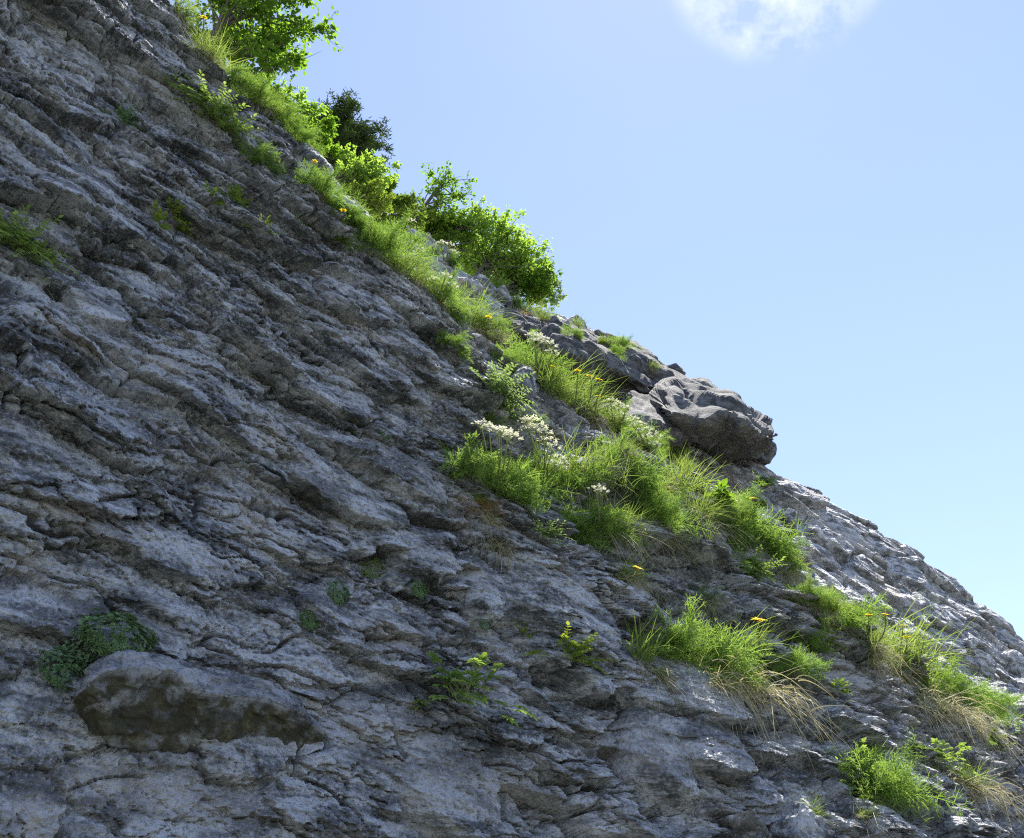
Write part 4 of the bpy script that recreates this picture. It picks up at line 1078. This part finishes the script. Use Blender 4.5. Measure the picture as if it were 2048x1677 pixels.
feather(1245, 695, 30, 'round feathery tuft near the top of the roofed rock', 1)
feather(1228, 708, 26, 'lower feathery tuft on the roofed rock', 2)
tuft(1303, 742, 30, 'pale tuft on the upper slope of the roofed rock', 1, 0.5, 1, group='small tufts on the far rocks')
umbel_plant(1070, 745, 88, 'feathery umbel plant beside the brown block', [(1064, 676), (1078, 680), (1090, 688), (1098, 696), (1104, 712), (1072, 690)], 11, 0)
herb_at(995, 790, 72, 'grey green bushy herb left of the brown block', HPIN[2], 'willow', wide=1.2)
feather(1010, 728, 52, 'feathery plant above the grey green bushy herb', 3)
tuft(1000, 690, 60, 'straw coloured tuft above the brown block', 0.8, 1.0, 1)
feather(983, 848, 32, 'small feathery plant above the left white umbels', 2)
feather(1076, 848, 26, 'smallest feathery plant above the middle white umbels', 3)
herb_at(1012, 828, 34, 'small pale herb below the grey green bushy herb', SPR[0], 'willow')
tuft(1145, 815, 105, 'large bright grass tuft under three yellow flowers', 1, 0.7, 2)
tuft(1110, 795, 80, 'grass tuft right of the brown block', 1, 0.5, 0)
tuft(1185, 850, 80, 'pale grass tuft left of the row of white umbels', 1, 0.9, 3)
umbel_plant(1235, 865, 64, 'umbel plant with a dense cluster of white heads under the roof', [(1222, 808), (1236, 816), (1250, 824), (1228, 832), (1243, 838), (1214, 822)], 11, 1, dry=0.6)
umbel_plant(1295, 905, 60, 'umbel plant with a long row of white heads beside the pale slope', [(1262, 848), (1276, 858), (1291, 868), (1306, 880), (1288, 884), (1310, 894)], 11, 3, dry=0.6)
umbel_plant(1335, 915, 46, 'umbel plant with two small heads, rightmost below the roof', [(1323, 862), (1344, 876)], 9, 2)
umbel_plant(985, 985, 120, 'widest feathery umbel plant, white heads above it to the left', [(963, 857), (978, 862), (1002, 872), (1014, 878), (1024, 886), (996, 868)], 14, 0, 1.15)
feather(945, 960, 85, 'dark feathery plant at the left end of the widest umbel plant', 2)
feather(1035, 985, 88, 'feathery plant at the right end of the widest umbel plant', 1)
umbel_plant(1075, 965, 70, 'umbel plant with tall white heads right of the widest umbel plant', [(1052, 848), (1066, 852), (1078, 862), (1086, 874), (1060, 868), (1096, 890), (1104, 902), (1116, 928), (1112, 940)], 14, 3)
tuft(1175, 965, 105, 'tall grass tuft between the two dark feathery plants', 1, 0.9, 2)
feather(1245, 960, 115, 'tall dark feathery plume below the row of white umbels', 0, 0.8)
feather(1150, 985, 85, 'feathery plant at the foot of the tall grass tuft', 3)
tuft(1245, 905, 60, 'straw tuft behind the tall dark feathery plume', 0.8, 1.0, 0)
tuft(958, 1010, 74, 'reddish brown tuft below the widest umbel plant', 0.5, 1.0, 0, mat_d='brown')
tuft(978, 1050, 52, 'low tan tuft under the reddish brown tuft', 0.7, 1.0, 1)
tuft(998, 1100, 66, 'whitish dry tuft hanging over the grey face', 0.6, 1.15, 3)
umbel_plant(1200, 1065, 78, 'umbel plant with one large white head above pale grass', [(1194, 985), (1204, 990)], 14, 2)
feather(1125, 1075, 78, 'spreading feathery plant right of the whitish dry tuft', 3, 1.4)
herb_at(1090, 1075, 46, 'pale herb at the left end of the spreading feathery plant', HPIN[1], 'willow')
tuft(1240, 1070, 95, 'large straw tuft below the single large white head', 0.8, 1.15, 2)
feather(1318, 1050, 84, 'feathery plant right of the large straw tuft', 1)
tuft(1360, 995, 100, 'long bladed grass tuft beside the pale slope', 1.1, 0.6, 1)
tuft(1300, 985, 70, 'grass tuft right of the tall dark feathery plume', 1, 0.8, 3)
herb_at(1432, 1008, 40, 'broad bright leaves at the edge above the long plume', BRD[1], 'bright', 'broad_leaved_plant')
tuft(1400, 1045, 88, 'straw tuft left of the long plume', 0.9, 1.0, 0)
feather(1468, 1062, 100, 'long feathery plume at the edge, its upper half', 1, 1.2)
feather(1522, 1105, 96, 'long feathery plume at the edge, its lower half', 0, 1.2)
tuft(1440, 1050, 70, 'grass tuft at the root of the long plume', 1, 1.0, 2)
herb_at(1506, 1150, 66, 'pale leafy herb with seed stalks under the long plume', HPIN[0], wide=1.2)
tuft(1575, 1150, 60, 'grass tuft at the lower end of the long plume', 1, 0.8, 3)
tuft(1368, 940, 36, 'round tuft alone on the pale slope', 1, 0.7, 0)
feather(1530, 972, 26, 'small dark tuft high on the pale slope under the prow', 2)
umbel_plant(1510, 1010, 34, 'small umbel plant with a yellow flower beside it on the pale slope', [(1516, 990), (1520, 1003)], 9, 0)
tuft(1340, 1090, 60, 'withered tuft below the feathery plants in the middle', 0.5, 1.0, 1)
tuft(1255, 1165, 72, 'dry tuft with one yellow flower on the dark rocks', 0.9, 1.1, 3)
tuft(1408, 1215, 64, 'green grass tuft above the large feathery mound', 1, 0.7, 1)
tuft(1285, 1325, 92, 'upright spiky grass left of the large feathery mound', 1, 0.5, 0, spiky=True)
feather(1405, 1330, 140, 'large feathery mound above the biggest dry tuft', 0, 1.1)
feather(1345, 1322, 105, 'feathery plant at the left side of the large feathery mound', 3)
tuft(1480, 1335, 110, 'mixed grass tuft right of the large feathery mound', 1, 0.9, 2)
tuft(1500, 1385, 125, 'biggest dry tuft, straw hanging over a dark hole', 0.5, 1.15, 1)
tuft(1445, 1375, 90, 'dry tuft at the left end of the biggest dry tuft', 0.5, 1.1, 3)
tuft(1320, 1355, 76, 'dry hanging fringe under the upright spiky grass', 0.4, 1.1, 2)
tuft(1555, 1370, 84, 'straw tuft at the right end of the biggest dry tuft', 0.5, 1.1, 0)
feather(1580, 1345, 70, 'thin feathery plant right of the biggest dry tuft', 2)
umbel_plant(1612, 1290, 50, 'small umbel plant gone to seed, right of the lone yellow flower', [(1602, 1243), (1592, 1262)], 8, 2)
herb_at(1650, 1290, 44, 'low leafy herb on the light rocks right of the lone yellow flower', SPR[2], 'sprout')
feather(1625, 1205, 54, 'feathery tuft at the edge, above the pair of yellow flowers', 1)
feather(1698, 1262, 92, 'bright feathery plant at the edge by the pair of yellow flowers', 3, 1.1)
tuft(1655, 1225, 55, 'grass tuft left of the bright feathery edge plant', 1, 0.7, 0)
tuft(1745, 1310, 80, 'grass tuft below the pair of yellow flowers', 1, 0.8, 1)
tuft(1795, 1345, 125, 'tallest grass tuft at the right edge of the near cliff', 1.05, 0.8, 2)
tuft(1838, 1400, 100, 'long straw tuft hanging below the tallest right grass tuft', 0.4, 1.2, 0)
tuft(1890, 1425, 84, 'straw tuft in the middle of the right straw fringe', 0.4, 1.2, 1)
feather(1905, 1395, 80, 'pale feathery plant on the right straw fringe', 0, 1.1)
feather(1968, 1425, 66, 'last feathery plant at the right end of the straw fringe', 2)
tuft(1945, 1455, 66, 'last straw tuft at the right end of the fringe', 0.5, 1.1, 3)
herb_at(1978, 1498, 44, 'yellow green herb on the right below the straw fringe', SPR[2], 'olive')
herb_at(1706, 1540, 50, 'leafy herb at the top of the lower right cluster', HPAL[1])
feather(1760, 1600, 112, 'feathery plant in the lower right cluster', 1)
tuft(1735, 1640, 70, 'straw tuft at the bottom of the lower right cluster', 0.5, 1.0, 2)
herb_at(1720, 1590, 70, 'leafy herb at the left of the lower right feathery plant', HPIN[0])
herb_at(1880, 1540, 58, 'spreading leafy herb near the right edge', HPAL[0], wide=1.2)
tuft(1938, 1580, 80, 'straw tuft beside the spreading herb near the right edge', 0.8, 1.1, 1)
tuft(1612, 1640, 60, 'small tuft alone at the bottom edge', 0.9, 0.9, 3)
herb_at(1676, 1380, 28, 'tiny herb alone on the light rock in the lower right', SPR[0], 'sprout')
cushion_at(222, 1280, 60, 'largest cushion plant above the big mossy block', 0, ry=0.75)
cushion_at(160, 1302, 34, 'cushion plant joined to the left side of the largest cushion', 1)
cushion_at(118, 1338, 34, 'lower left cushion plant beside the big mossy block', 2)
cushion_at(743, 1150, 24, 'round cushion plant in the middle of the grey face', 1, 'herb')
cushion_at(670, 1188, 22, 'flat cushion plant left of the round one', 2)
cushion_at(617, 1242, 20, 'cushion plant lowest of the row of three small ones', 0)
cushion_at(834, 1182, 18, 'smallest cushion plant under the jutting block', 0)
cushion_at(966, 1247, 15, 'pale blue green cushion at the foot of dark blocks', 1, 'cushion_pale')
herb_at(1052, 1275, 28, 'tiny sprout under the dark blocks', SPR[1], 'sprout')
herb_at(1140, 1325, 66, 'dark leafy sprout with yellow tips in a shaded nook', SPR[2], 'sprout', wide=1.2)
herb_at(930, 1405, 105, 'palmate leaved herb growing from a crack in the bare lower face', HPAL[0])
herb_at(683, 830, 22, 'tiny sprout in a crack in the centre of the grey face, upper one', SPR[1], 'sprout')
herb_at(699, 866, 24, 'tiny sprout in a crack in the centre of the grey face, lower one', SPR[0], 'sprout')
herb_at(765, 880, 20, 'tiny dark sprout under the long ledge left of the umbel plants', SPR[1], 'cushion')
for a in [(408, 35, 405, 75, 11, 'yellow flower in the top left, against the beech leaves'), (630, 323, 632, 345, 9, 'yellow flower on the crest in front of the dark conifer'),
          (687, 421, 690, 440, 11, 'yellow flower below the bright bush'), (977, 634, 972, 668, 12, 'yellow flower in the bright grass above the dark rocks'),
          (1106, 733, 1095, 775, 9, 'half open yellow flower right of the feathery umbel plant'), (1155, 741, 1150, 800, 11, 'leftmost of the three yellow flowers under the roof'),
          (1180, 752, 1172, 815, 12, 'middle one of the three yellow flowers under the roof'), (1198, 759, 1180, 820, 12, 'rightmost of the three yellow flowers under the roof'),
          (1196, 792, 1186, 830, 9, 'orange faded flower below the three yellow flowers'), (1506, 997, 1500, 1020, 13, 'yellow flower on the pale slope'),
          (1276, 1136, 1250, 1175, 18, 'yellow flower over the dark rocks in the middle'), (1518, 1240, 1500, 1310, 26, 'largest yellow flower, above the biggest dry tuft'),
          (1738, 1230, 1720, 1275, 13, 'left one of the pair of yellow flowers on the right edge'), (1771, 1229, 1745, 1290, 12, 'right one of the pair of yellow flowers on the right edge'),
          (1806, 1251, 1785, 1320, 8, 'small yellow flower above the tallest right grass tuft'), (1813, 1274, 1795, 1330, 13, 'yellow flower just over the tallest right grass tuft')]:
    yellow(*a)
